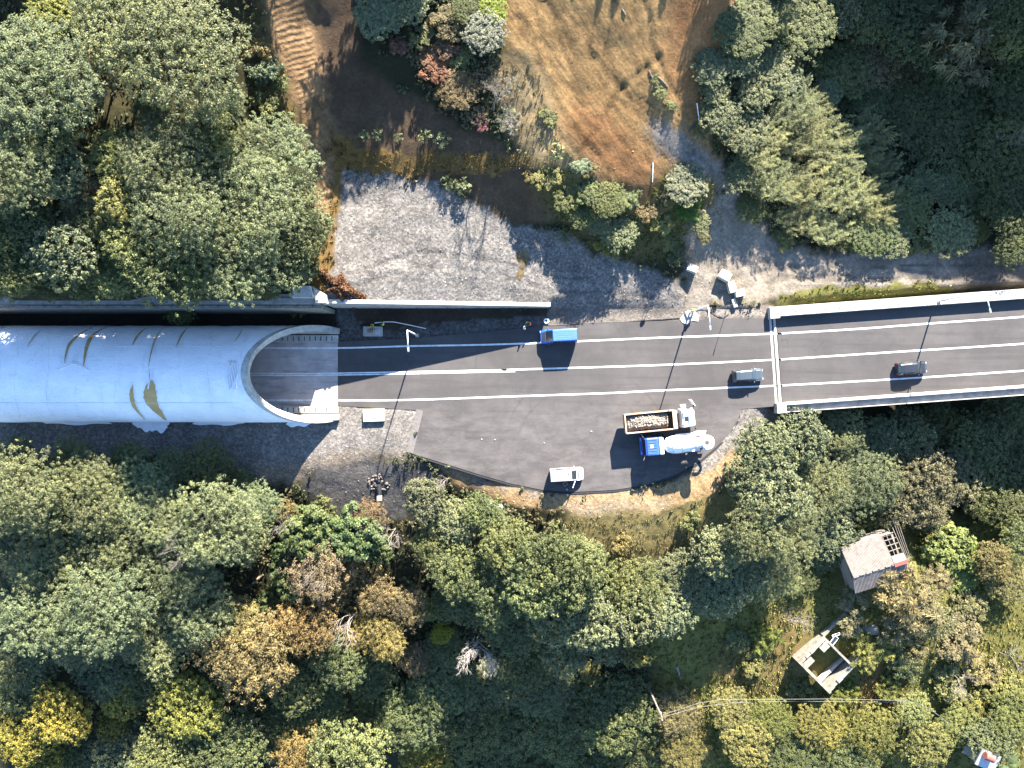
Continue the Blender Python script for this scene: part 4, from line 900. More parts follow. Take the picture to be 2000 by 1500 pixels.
# ================================================================== TREES
def unit(v): return v / (np.linalg.norm(v, axis=-1, keepdims=True) + 1e-9)
def lobes_for(rs, n, R, Hh, flat):
    """limb ends: clump centres spread unevenly through a crown of radius R, half height Hh"""
    L = []
    for i in range(n):
        for _ in range(30):
            a = rs.rand() * 6.283; q = R * .72 * math.sqrt(rs.rand()) ** .9
            z = Hh * (.75 * math.sqrt(max(0, 1 - (q / (R * .95)) ** 2)) * rs.uniform(.35, 1.0) - .12 * rs.rand())
            c = np.array([q * math.cos(a), q * math.sin(a), z])
            if all(np.linalg.norm((c - l[0]) * [1, 1, .7]) > R * .26 for l in L): break
        L.append((c, R * rs.uniform(.20, .36)))
    return L
def crown_mesh(seed, R=4.0, Hh=2.6, nl=16, puffs=13, leaves=85, pr=.56, ll=.30, lw=.17, up=.55, droop=0.0, style='puff', lean=None, ragged=.25, lobe=1.0):
    rs = np.random.RandomState(seed); L = [(c, r * lobe) for c, r in lobes_for(rs, nl, R, Hh, 0)]
    C = []; Nn = []; T = []; ln = []; lwid = []
    for c, r in L:
        lt = rs.rand() * .35
        npf = max(4, int(puffs * (r / (R * .28)) ** 2 * rs.uniform(.75, 1.2)))
        d = unit(rs.normal(size=(npf, 3)) + [0, 0, .35]); 
        pc = c + d * r * np.array([1.08, 1.08, .72]) * (1 + ragged * rs.normal(size=(npf, 1)) * .5)
        for k in range(npf):
            pt = lt + rs.rand() * .4; rr = pr * rs.uniform(.7, 1.3)
            if style == 'puff':
                m = int(leaves * rs.uniform(.7, 1.25)); e = unit(rs.normal(size=(m, 3)) + d[k] * .5 + [0, 0, .25])
                p = pc[k] + e * rr * (rs.rand(m, 1) ** .5) * [1, 1, .75]; p[:, 2] -= droop * rr * rs.rand(m) ** 2
                nn = unit(e * .6 + d[k] * .4 + rs.normal(size=(m, 3)) * .55 + [0, 0, up])
                C.append(p); Nn.append(nn); T.append(np.clip(pt + rs.normal(size=m) * .17 + .10, 0, 1))
                ln.append(ll * rs.uniform(.6, 1.35, m)); lwid.append(lw * rs.uniform(.6, 1.3, m))
            elif style == 'plume':
                m = int(leaves * rs.uniform(.7, 1.2)); dirn = unit(np.array(lean) * .8 + d[k] * .6 + rs.normal(size=3) * .25)
                t = rs.rand(m, 1); side = rs.normal(size=(m, 3)); p = pc[k] + dirn * (t - .3) * rr * 2.8 + side * rr * .30 * (1.15 - t); p[:, 2] -= (t[:, 0] ** 2) * rr * .5
                C.append(p); Nn.append(unit(rs.normal(size=(m, 3)) * .6 + [0, 0, .9])); T.append(np.clip(pt + .25 * t[:, 0] + rs.normal(size=m) * .12, 0, 1))
                ln.append(ll * rs.uniform(.6, 1.3, m)); lwid.append(lw * rs.uniform(.6, 1.2, m))
    C = np.concatenate(C); Nn = np.concatenate(Nn); T = np.concatenate(T); ln = np.concatenate(ln); lwid = np.concatenate(lwid)
    V, Fq = leaf_quads(C, Nn, ln, lwid, rs, .08)
    return V, Fq, T, L
def rosette_mesh(seed, R=4.0, Hh=2.4, nl=15, puffs=9, nleaf=13, ll=.85, lw=.2, droop=.35):
    """whorls of long leaves at the twig ends"""
    rs = np.random.RandomState(seed); L = lobes_for(rs, nl, R, Hh, 0); V = []; T = []
    for c, r in L:
        for k in range(max(3, int(puffs * rs.uniform(.7, 1.3)))):
            d = unit(rs.normal(size=3) + [0, 0, .9]); p = c + d * r * [1.1, 1.1, .8]; pt = rs.rand() * .6
            u = unit(np.cross(d, [.3, .1, 1])); w_ = np.cross(d, u)
            for j in range(nleaf):
                a = j * 2.4 + rs.rand() * .4; el = rs.uniform(-.15, .75); o = unit((u * math.cos(a) + w_ * math.sin(a)) * math.cos(el) + d * math.sin(el))
                s = np.cross(o, d); s = s / (np.linalg.norm(s) + 1e-9); l = ll * rs.uniform(.65, 1.15)
                mid = p + o * l * .55; tip = p + o * l; tip = tip - np.array([0, 0, droop * l * rs.uniform(.4, 1.2)])
                V += [p + o * .04, mid + s * lw * .5, tip, mid - s * lw * .5]; T.append(np.clip(pt + rs.normal() * .15 + .1, 0, 1))
    V = np.array(V); return V, np.arange(len(V)).reshape(-1, 4), np.array(T), L
def palm_mesh(seed, R=2.0, n=26):
    rs = np.random.RandomState(seed); V = []; T = []
    for i in range(n):
        a = i * 2.4; el = rs.uniform(-.1, 1.0); o = np.array([math.cos(a) * math.cos(el), math.sin(a) * math.cos(el), math.sin(el)]); s = np.array([-math.sin(a), math.cos(a), 0]); l = R * rs.uniform(.8, 1.15)
        for k in range(12):
            t = .2 + .8 * k / 12; p = o * l * t - np.array([0, 0, .55 * l * t * t]); tt = rs.rand()
            for q in (-1, 1):
                e = unit(o * .7 + s * q * .8 - np.array([0, 0, .25])); b = np.cross(e, [0, 0, 1]); L_ = .55 * R * (1.05 - t * .75)
                V += [p, p + e * L_ * .5 + b * .07, p + e * L_, p + e * L_ * .5 - b * .07]; T.append(np.clip(tt * .5 + .2, 0, 1))
    V = np.array(V); return V, np.arange(len(V)).reshape(-1, 4), np.array(T), []
def branch_mb(seed, R, hgt, depth=4, spread=.55, r0=.16, twigs=3):
    """leafless tree: trunk, limbs, forks, twigs"""
    r = random.Random(seed); mb = MB()
    def grow(p, d, l, rad, k):
        pts = [p]; q = p; dd = d
        for i in range(3):
            dd = (dd + Vector((r.gauss(0, .16), r.gauss(0, .16), r.gauss(0, .10)))).normalized(); q = q + dd * l / 3; pts.append(q)
        mb.tube(pts, [rad, rad * .85, rad * .7, rad * .55], 5 if k > 1 else 4, caps=k == depth)
        if k <= 0: return
        for j in range(twigs if k > 1 else twigs + 1):
            t = r.choice(pts[1:]) if j else pts[-1]; a = r.uniform(0, 6.283)
            nd_ = (dd + Vector((math.cos(a), math.sin(a), r.uniform(-.25, .5))) * r.uniform(spread * .6, spread * 1.5)).normalized()
            grow(t, nd_, l * r.uniform(.58, .8), max(rad * .58, .012), k - 1)
    grow(Vector((0, 0, 0)), Vector((0, 0, 1)), hgt * .45, r0, depth)
    return mb
def trunk_mb(seed, L, zc, R):
    r = random.Random(seed); mb = MB(); h = zc * .62; b = Vector((r.uniform(-.3, .3), r.uniform(-.3, .3), h))
    mb.tube([(0, 0, -.6), (b.x * .3, b.y * .3, h * .5), b], [.055 * R + .04, .045 * R, .036 * R], 8)
    for c, q in L:
        e = Vector((c[0], c[1], c[2] + zc)); m = b.lerp(e, .5) + Vector((r.uniform(-.3, .3), r.uniform(-.3, .3), .25))
        mb.tube([b, m, e], [.03 * R, .018 * R, .007 * R], 5)
    return mb
PROTO = {}
def proto(kind, i, V, Fq, T, L, R, zc, smin, trunk=True, name='tree'):
    """first of each kind, kept to be copied; unit size = crown radius R"""
    V = np.asarray(V) + [0, 0, zc]
    me_o = npmesh('crown' if trunk else 'foliage', V, Fq, M['leaf'], None, {'tint': ('FACE', 'FLOAT', T)})
    tr = trunk_mb(hash_s(kind) + i, L, zc, R).build('trunk', M['bark'], None) if trunk else None
    PROTO.setdefault(kind, []).append((me_o, tr, R, zc, name))
def hash_s(s): return sum(ord(c) * (i + 3) for i, c in enumerate(s)) % 9973
for i in range(3): proto('mimosa', i, *crown_mesh(100 + i, 6, 3.8, 30, 42, 24, .36, .23, .10, .65, .25, ragged=.35, lobe=1.12), 6, 7.4, 0)
for i in range(3): proto('olive', i, *crown_mesh(200 + i, 5, 3.3, 20, 40, 22, .38, .26, .14, .6, .2, ragged=.4, lobe=1.12), 5, 6.0, 0)
for i in range(3): proto('broad', i, *crown_mesh(300 + i, 4.5, 2.7, 18, 34, 16, .40, .34, .21, .75, .1, ragged=.45, lobe=1.1), 4.5, 5.0, 0)
for i in range(2): proto('yellow', i, *crown_mesh(400 + i, 4.5, 2.2, 20, 36, 22, .34, .25, .16, .8, .15, ragged=.3, lobe=1.1), 4.5, 5.6, 0)
for i in range(3): proto('tan', i, *crown_mesh(500 + i, 4.5, 2.8, 18, 34, 22, .42, .28, .09, .45, .6, ragged=.5, lobe=1.1), 4.5, 5.4, 0)
for i in range(2): proto('laurel', i, *crown_mesh(600 + i, 4, 2.0, 24, 9, 60, .46, .34, .24, .9, .1, ragged=.15), 4, 3.6, 0)
for i in range(3): proto('wispy', i, *crown_mesh(700 + i, 4, 2.2, 15, 9, 95, .72, .42, .055, .6, 0, 'plume', (.75, .35, .45)), 4, 3.8, 0)
for i in range(2): proto('star', i, *rosette_mesh(800 + i), 4, 4.4, 0)
for i in range(2): proto('vine', i, *crown_mesh(900 + i, 4, 1.5, 20, 14, 60, .5, .36, .30, 1.0, .1), 4, 1.6, 0, False, 'bush')
for i in range(4): proto('bush', i, *crown_mesh(1000 + i, 2, 1.3, 11, 9, 46, .34, .24, .14, .6, .1, ragged=.5), 2, .75, 0, False, 'bush')
for i in range(2): proto('sapling', i, *rosette_mesh(1100 + i, 1.2, .8, 7, 3, 9, .42, .18, .2), 1.2, 1.3, 0, True, 'sapling')
for i in range(2): proto('reed', i, *crown_mesh(1200 + i, 2, 1.3, 9, 9, 90, .42, .42, .045, .3, 0, 'plume', (.1, .2, .9)), 2, .7, 0, False, 'bush')
proto('palm', 0, *palm_mesh(1300), 2, 3.5, 0, True, 'palm')
V0, F0, T0, L0 = crown_mesh(1400, 4, 2.4, 12, 5, 26, .6, .3, .10, .4, .4); proto('sparse', 0, V0, F0, T0, L0, 4, 4.6, 0)
def hide_protos():
    for k in PROTO:
        for me_o, tr, *_ in PROTO[k]:
            bpy.data.objects.remove(me_o)
            if tr: bpy.data.objects.remove(tr)
COLS = {'mimosa': (.090, .110, .056), 'olive': (.072, .088, .036), 'broad': (.088, .104, .054), 'yellow': (.128, .122, .026), 'tan': (.106, .092, .046), 'laurel': (.052, .074, .028),
        'wispy': (.108, .122, .058), 'star': (.114, .106, .054), 'vine': (.072, .094, .028), 'bush': (.080, .092, .036), 'sapling': (.090, .115, .055), 'reed': (.062, .110, .024), 'palm': (.072, .100, .042), 'sparse': (.120, .102, .060)}
LOOK = {'mimosa': 'feathery grey-green', 'olive': 'dull green', 'broad': 'broad-leaved pale green', 'yellow': 'yellow-green', 'tan': 'golden-brown', 'laurel': 'glossy dark green', 'wispy': 'plumed soft green',
        'star': 'straw-coloured whorled', 'vine': 'bright green mounded', 'bush': 'low green', 'sapling': 'little pale-leaved', 'reed': 'spiky fresh green', 'palm': 'spiky', 'sparse': 'thin brownish'}
LEAF_GAIN = 1.4
TREES = []   # (object, px, py, look, noun)
_cnt = {}
def tree(px, py, d, kind, col=None, look=None, label=None, dark=False, zoff=0):
    k = _cnt.get(kind, 0); _cnt[kind] = k + 1
    cr, tr, R0, zc, noun = PROTO[kind][k % len(PROTO[kind])]
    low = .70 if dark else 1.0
    d *= .93
    if 1030 < px < 1410 and 290 < py < 520: low *= .42
    elif 790 < px < 1020 and py > 90 and py < 250: low *= .32
    elif 690 < px < 1410 and py < 520: low *= .45
    elif 1350 < px < 1480 and py < 310: low *= .36
    elif 1370 < px < 1570 and py < 190: low *= .42
    elif 1370 < px < 1930 and 395 < py < 500: low *= .36
    elif 1370 < px < 1930 and 90 < py < 500: low *= .52
    elif 1580 < px < 1890 and 880 < py < 1060: low *= .72
    elif px > 1250 and py > 1100: low *= .52
    elif 500 < px < 660 and 330 < py < 570 or px < 70 and 400 < py < 570: low *= 1.3
    elif px < 400 and 330 < py < 570: low *= 1.15
    elif px < 630 and 380 < py < 570: low *= 1.05
    elif 700 < px < 1300 and py > 1300 and dark: low *= .8
    if kind == 'star' and py < 200 and px > 1700: low *= 1.5
    if kind == 'sapling': low *= 1.35
    z = 0.0; s = 1.0
    for _ in range(10):
        p = W(px, py, z); zg = float(terrain_fast(np.array([p.x]), np.array([p.y]))[0])
        s = d / 2 * (H - z) / F / R0; z = .5 * z + .5 * (zg + zc * s * low)
    p = W(px, py, z); zg = float(terrain_fast(np.array([p.x]), np.array([p.y]))[0])
    r = random.Random(int(px * 7 + py * 13)); rz = r.uniform(0, 6.28) if kind not in ('wispy',) else r.uniform(-.5, .5)
    sz = 1.0 if kind in ('bush', 'vine', 'reed') else r.uniform(.82, 1.2)
    name = {'tree': {'palm': 'palm_tree'}.get(kind, 'tree'), 'bush': 'bush', 'sapling': 'sapling', 'palm': 'palm_tree'}[noun]
    e = empty(name, (p.x, p.y, zg - .05 + zoff), rz); e.scale = (s, s, s * sz * low)
    c = cr.copy(); COL.objects.link(c); c.parent = e; c.name = 'foliage' if tr is None else 'crown'
    b = col or COLS[kind]; v = r.uniform(.82, 1.18); w_ = r.uniform(.94, 1.06)
    v *= LEAF_GAIN; c.color = (b[0] * v * w_ * 1.07, b[1] * v, b[2] * v / w_ * .95, 1)
    if tr is not None:
        t = tr.copy(); COL.objects.link(t); t.parent = e; t.name = 'trunk'
    big = 'tree' if noun == 'tree' else noun
    if noun == 'palm': big = 'palm'
    e['category'] = {'palm': 'palm'}.get(noun, big)
    TREES.append((e, px, py, (look or LOOK[kind]), big, label, d, kind)); return e
def bare(px, py, d, label, seed, col='wood_dead', depth=4, hgt=None, twigs=3, spread=.6, crown=None):
    z = 0; 
    for _ in range(8):
        p = W(px, py, z); zg = float(terrain_fast(np.array([p.x]), np.array([p.y]))[0]); R = d / 2 * (H - z) / F; h = (hgt or R * 2.4) * 1.35; z = .5 * z + .5 * (zg + h * .65)
    p = W(px, py, z); zg = float(terrain_fast(np.array([p.x]), np.array([p.y]))[0])
    e = empty('bare_tree', (p.x, p.y, zg), 0, label, 'tree', 'leafless trees')
    mb = branch_mb(seed, R, h, min(5, depth + 1), spread, .019 * h, twigs)
    V = np.array(mb.v); rad = np.percentile(np.hypot(V[:, 0], V[:, 1]), 97); k = R / max(rad, .1)
    mb.v = [(v[0] * k, v[1] * k, v[2] * min(1.3, h / V[:, 2].max())) for v in mb.v]
    mb.build('branches', M[col], e); return e
DK = (.030, .038, .022)
T_LIST = """
-20 500 124 olive d|60 498 124 olive d|142 502 124 olive d|225 497 124 olive d|305 502 124 olive d|385 498 124 olive d|462 500 124 olive d|535 497 124 olive d|585 470 124 olive d|430 440 124 olive d|520 430 124 olive d|330 445 124 olive d|240 440 124 olive d|30 450 124 olive d|-25 545 95 olive d|2 500 100 olive|598 520 60 olive|25 550 88 olive d|98 546 88 olive d|170 550 88 olive d|250 548 88 olive d|322 551 88 olive d|395 548 88 olive d|468 551 88 olive d|530 548 88 olive d
60 150 270 mimosa|40 335 170 mimosa|235 45 200 mimosa|362 120 262 mimosa|190 150 115 star|112 265 130 olive|120 335 125 broad|222 305 120 yellow .100,.115,.040|330 320 190 mimosa|415 280 130 olive|535 310 175 mimosa|470 400 225 mimosa
365 425 185 mimosa|565 405 140 mimosa|255 395 115 yellow .115,.125,.045|622 445 72 broad|120 495 160 broad|50 530 110 olive|215 520 130 olive|345 530 165 olive|475 520 165 mimosa|565 535 95 broad|5 470 110 olive|522 140 72 bush .06,.08,.045
520 200 62 bush|362 606 66 olive|582 606 52 bush|95 25 120 yellow .11,.12,.03|545 165 45 bush|300 225 90 olive|165 430 110 olive|60 430 110 olive|20 250 110 mimosa|440 205 90 mimosa|510 100 60 bush .12,.10,.04|555 240 55 bush
290 480 150 olive|420 470 140 mimosa|160 380 100 star|560 470 110 mimosa|490 300 120 mimosa
740 28 110 broad|795 12 85 broad|820 70 62 bush|880 45 85 bush .10,.085,.04|858 122 92 bush .135,.070,.040|835 110 60 bush .12,.075,.04|945 62 95 broad .10,.115,.085|962 18 62 yellow .12,.145,.018|900 172 88 tan .115,.09,.045|950 150 72 sparse|925 220 62 sparse|985 165 70 sparse .12,.115,.085
942 236 46 bush .15,.06,.055|870 90 60 bush .115,.07,.04|905 110 55 bush|985 228 60 bush .075,.08,.045|865 190 60 bush .12,.09,.04|780 90 46 bush .12,.065,.045|910 20 60 olive|1000 240 56 sparse .11,.115,.09
710 263 26 sapling|736 262 28 sapling|776 268 22 sapling|830 264 32 sapling|866 270 38 sapling|876 357 30 sapling|905 368 42 sapling|890 365 26 sapling|1105 460 34 sapling
1090 300 40 sapling|1134 324 46 bush .085,.11,.065|1072 228 44 bush|1066 345 66 bush .085,.085,.03|1110 385 72 bush .07,.08,.03|1150 372 66 bush|1188 392 74 olive|1215 392 74 reed .085,.115,.055|1163 433 58 broad|1212 456 82 broad|1188 478 60 bush .11,.115,.03|1135 420 60 olive|1290 430 66 bush .10,.105,.035
1342 360 92 broad .10,.112,.07|1338 408 62 reed|1265 412 50 bush .105,.08,.035|1362 432 50 broad|1302 468 46 bush|1310 385 50 bush .11,.10,.045|1240 430 44 bush|1320 500 50 bush .06,.07,.03|1375 460 40 bush .09,.085,.04|1150 330 40 bush .10,.09,.04|1040 350 50 bush .09,.08,.03
1290 180 34 bush|1310 205 30 bush|1278 155 26 bush
1388 135 85 broad|1440 108 92 broad|1502 130 92 broad|1402 222 92 broad|1452 250 110 broad|1532 160 82 broad|1395 178 70 broad|1470 175 90 broad|1360 255 50 bush .10,.09,.04
1540 205 122 wispy|1482 275 120 wispy|1560 262 125 wispy|1622 282 132 wispy|1690 272 120 wispy|1560 352 132 wispy|1640 372 122 wispy|1502 345 112 wispy|1722 322 84 wispy|1700 392 112 wispy|1800 362 92 wispy|1772 420 102 olive|1842 372 74 broad|1850 452 112 broad|1702 450 112 olive|1612 442 112 wispy|1552 418 102 wispy|1905 450 62 olive|1742 470 82 broad|1660 468 66 bush .10,.095,.035
1450 335 80 broad|1470 405 70 olive|1590 210 90 wispy|1530 462 60 bush|1800 475 60 bush .10,.10,.035|1610 190 70 broad
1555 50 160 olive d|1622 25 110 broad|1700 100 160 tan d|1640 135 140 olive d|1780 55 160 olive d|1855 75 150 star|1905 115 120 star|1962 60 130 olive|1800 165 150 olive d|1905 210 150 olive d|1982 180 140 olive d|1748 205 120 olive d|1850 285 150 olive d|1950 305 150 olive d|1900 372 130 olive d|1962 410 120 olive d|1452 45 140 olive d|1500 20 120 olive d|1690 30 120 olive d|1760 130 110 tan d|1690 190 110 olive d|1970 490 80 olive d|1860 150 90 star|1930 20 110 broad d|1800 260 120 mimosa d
60 955 185 mimosa|172 962 165 mimosa|272 960 140 mimosa|90 1095 175 mimosa|18 1062 120 mimosa|432 1015 175 mimosa|502 990 105 mimosa|332 1012 135 mimosa|222 1042 150 mimosa|352 1112 175 mimosa|232 1172 190 mimosa|92 1200 170 mimosa|160 1235 150 mimosa|302 1245 165 mimosa|402 1172 150 mimosa|28 1172 105 mimosa
150 900 100 olive d|252 912 110 olive d|402 918 120 olive d|40 890 90 olive d|340 905 80 mimosa d|470 945 70 olive d|320 935 80 mimosa|20 990 110 mimosa|480 1050 110 mimosa|290 1090 110 mimosa|160 1110 130 mimosa|60 1280 140 mimosa d
42 1432 142 yellow|132 1388 132 yellow|246 1358 102 yellow .12,.112,.025|372 1380 155 yellow .105,.115,.028|228 1412 72 yellow .115,.11,.025|60 1330 150 olive d|200 1300 150 mimosa d|300 1330 120 olive d|452 1442 165 olive d|250 1470 150 broad d|170 1482 120 olive d|332 1470 130 olive|535 1452 80 broad|405 1330 110 olive d|90 1480 100 yellow
482 1275 200 tan .114,.100,.046|442 1220 150 tan .110,.102,.042|532 1242 120 tan|572 1330 130 olive d|622 1112 135 tan .118,.100,.062|602 1212 130 tan .125,.095,.04|732 1162 100 tan .112,.092,.046|796 1182 102 tan .112,.094,.048|750 1242 100 tan .12,.10,.035|662 1292 120 olive|622 1380 120 olive d|810 1290 82 tan .12,.105,.06|682 1460 165 olive|602 1470 130 tan .11,.09,.035|742 1400 140 olive d|830 1470 112 yellow|560 1400 100 olive d|700 1225 90 tan .13,.105,.035
612 1042 130 laurel|692 1042 130 laurel|572 1122 100 laurel|540 1182 92 laurel|722 1010 82 tan .11,.085,.05|650 1165 80 tan|560 1085 70 laurel|640 990 60 bush|560 1000 60 bush .10,.08,.03|680 1120 80 tan .12,.09,.04|740 1070 70 laurel
830 972 92 broad .10,.105,.055|890 1012 104 broad|946 998 84 olive|852 1062 100 olive|995 1066 122 olive|1080 1085 142 olive|1122 1112 150 olive|1052 1122 150 olive|900 1112 130 olive|982 1152 140 olive|1092 1192 150 broad|1002 1222 140 olive d|1150 1202 130 broad|1240 1152 130 olive|1300 1172 140 broad|1232 1192 130 broad|1325 1124 116 broad|1398 1080 112 broad|1402 1142 142 broad|1452 1112 110 broad|1182 1260 90 broad|1242 1268 72 yellow .10,.105,.035|1152 1312 50 yellow .105,.11,.04|1102 1270 110 broad
952 1052 44 palm|948 1085 44 palm|980 1090 38 palm|862 1236 46 yellow .14,.155,.02|836 1190 52 yellow .08,.13,.02|920 1170 110 olive d|1030 1290 120 olive d|962 1022 70 broad|1155 1075 60 bush .10,.105,.045|1350 1020 50 bush|1210 1060 50 bush .11,.10,.04|880 1180 80 olive d
870 1330 150 olive d|902 1390 180 olive d|1002 1400 180 olive d|1102 1402 180 olive d|1202 1382 170 olive d|1052 1472 170 olive d|1172 1470 170 olive d|932 1472 170 olive d|1255 1450 165 olive d|800 1392 150 olive d|1062 1335 140 mimosa d|870 1260 90 olive d|970 1330 120 mimosa d|720 1320 110 olive d|1140 1365 110 mimosa d|1010 1455 120 mimosa d
1492 872 122 broad|1562 852 122 broad|1642 842 112 mimosa|1712 852 92 broad|1762 822 76 broad|1772 872 112 broad|1502 962 152 broad|1592 952 152 mimosa|1682 932 152 mimosa|1782 952 172 olive .085,.088,.05|1850 930 122 olive .085,.088,.05|1472 1032 142 mimosa|1542 1042 142 mimosa|1622 1032 130 broad|1702 985 110 olive d|1800 1000 90 olive .08,.085,.045 d|1612 1078 84 mimosa d|1502 1122 120 mimosa|1562 1128 84 olive d|1720 900 110 mimosa|1640 890 110 broad|1450 930 90 broad
1852 1075 122 vine|1875 1125 80 vine|1752 1150 122 star|1826 1135 76 star|1792 1192 110 star|1668 1172 76 star|1932 1092 82 olive .10,.095,.04|1962 1132 102 olive .095,.095,.04|1980 1000 100 olive d|1930 962 130 olive d|1982 900 120 olive d|1900 860 130 olive d|1830 830 110 olive d|1960 830 130 olive d|1990 1060 90 olive
1690 1262 102 reed .09,.10,.03|1662 1222 60 star|1800 1258 100 sparse .115,.105,.05|1870 1242 110 bush .115,.10,.05|1762 1292 90 bush|1850 1335 92 bush .10,.11,.045|1920 1302 90 bush .12,.105,.045|1322 1392 112 tan .108,.102,.05|1342 1462 110 tan .110,.105,.04|1428 1385 92 olive .10,.095,.035|1502 1408 105 olive .095,.105,.03|1602 1412 112 olive .105,.105,.032|1702 1425 108 olive .095,.105,.032|1562 1472 150 olive d|1452 1446 105 yellow .10,.102,.036|1662 1482 120 olive|1785 1388 84 broad .090,.102,.038|1806 1452 100 broad .10,.11,.04|1872 1420 92 yellow .095,.105,.034|1932 1440 100 broad .092,.104,.045|1980 1400 110 yellow .098,.108,.034|1960 1350 90 bush .095,.105,.036|1900 1380 90 bush .10,.108,.036|1730 1340 70 reed .10,.11,.03|1560 1340 60 bush .09,.09,.03|1470 1290 70 bush .10,.10,.035|1500 1240 80 reed .09,.11,.03|1440 1250 60 bush|1640 1350 70 reed .085,.10,.025|1750 1230 80 star|1820 1210 80 broad .085,.09,.045|1890 1180 80 bush .09,.09,.04|1965 1490 60 palm
"""
for it in T_LIST.replace('\n', '|').split('|'):  # first row: mostly hidden understory trees added to keep sun off the tunnel
    a = it.split()
    if not a: continue
    dk = 'd' in a[4:]; cl = [tuple(map(float, q.split(','))) for q in a[4:] if ',' in q]
    kw = {}
    if dk: kw = dict(col=tuple(c * .85 for c in COLS[a[3]]), look='shaded ' + LOOK[a[3]], dark=True)  # trees in shade: leaf colour darkened as well, to deepen that shade
    if cl:
        c = cl[0]; dkk = dk; hue = 'reddish-brown' if c[0] > c[1] * 1.5 else 'straw-brown' if c[0] > c[1] * 1.1 else 'yellowish' if c[2] < .36 * c[1] and c[0] > .85 * c[1] else 'bright green' if c[2] < .36 * c[1] else 'silvery' if c[2] > .6 * c[1] else 'olive-green'
        kw = dict(col=c, look=hue + ({'mimosa': ' feathery', 'wispy': ' plumed', 'star': ' whorled', 'reed': ' spiky', 'bush': ' low', 'sparse': ' thin'}.get(a[3], '')), dark=dkk)
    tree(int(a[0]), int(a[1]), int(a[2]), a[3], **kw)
# trees whose tops stand beyond the top of the frame and throw the ragged shade on the slope
for i, (X, Y, R) in enumerate(((-26, 49, 2.2), (-30, 50, 2.5), (-16, 51, 4.5), (-11.5, 53, 4), (11, 47.5, .5), (13, 48, .6), (18.5, 47.6, .5), (27, 51, 3.2), (34, 53, 4))):
    cr, tr, R0, zc, _ = PROTO['olive'][i % 3]; s = R / R0
    e = empty('tree', (X, Y, float(terrain_fast(np.array([X * 1.0]), np.array([Y * 1.0]))[0])), i * 1.3, 'dull green tree just beyond the top edge of the clearing', 'tree', 'trees just beyond the top edge'); e.scale = (s, s, s * .8)
    c = cr.copy(); COL.objects.link(c); c.parent = e; c.color = (*COLS['olive'], 1); t = tr.copy(); COL.objects.link(t); t.parent = e
hide_protos()
bare(926, 1292, 92, 'bleached white leafless tree standing in the dark lower wood', 3, 'wood_white', 4, 11, 4)
bare(688, 1215, 84, 'leafless grey tree sprawling among the golden-brown trees', 5, depth=4, hgt=9)
bare(1556, 1232, 92, 'leafless tan tree on the edge of the shaded meadow', 8, depth=5, hgt=6)
bare(560, 1040, 70, 'leafless pale tree on the left of the glossy laurels', 12, depth=4, hgt=8)
bare(372, 1058, 110, 'leafless brownish tree tangled in the feathery wood below the tunnel', 15, 'timber', 4, 11)
bare(758, 1050, 60, 'leafless grey tree right of the glossy laurels', 18, depth=4, hgt=7)
bare(962, 190, 80, 'leafless grey tree on the left rim of the dirt clearing', 21, 'timber', 5, 5)
bare(992, 225, 60, 'smaller leafless tree lower down the clearing rim', 24, 'wood_dead', 5, 4)
bare(1985, 275, 90, 'leafless grey tree in shade at the right edge', 27, 'timber', 5, 8)
bare(1985, 1292, 60, 'leafless grey bush at the right edge beside the ruin clearing', 31, 'wood_dead', 5, 4)
bare(640, 1120, 90, 'leafless tan tree above the golden-brown group', 34, 'timber', 5, 8)
bare(872, 940, 40, 'small leafless twig tree at the foot of the lay-by bank', 37, 'wood_dead', 4, 4)
bare(1880, 1330, 70, 'leafless straw-coloured thicket in the right clearing', 41, 'timber', 5, 3.5)
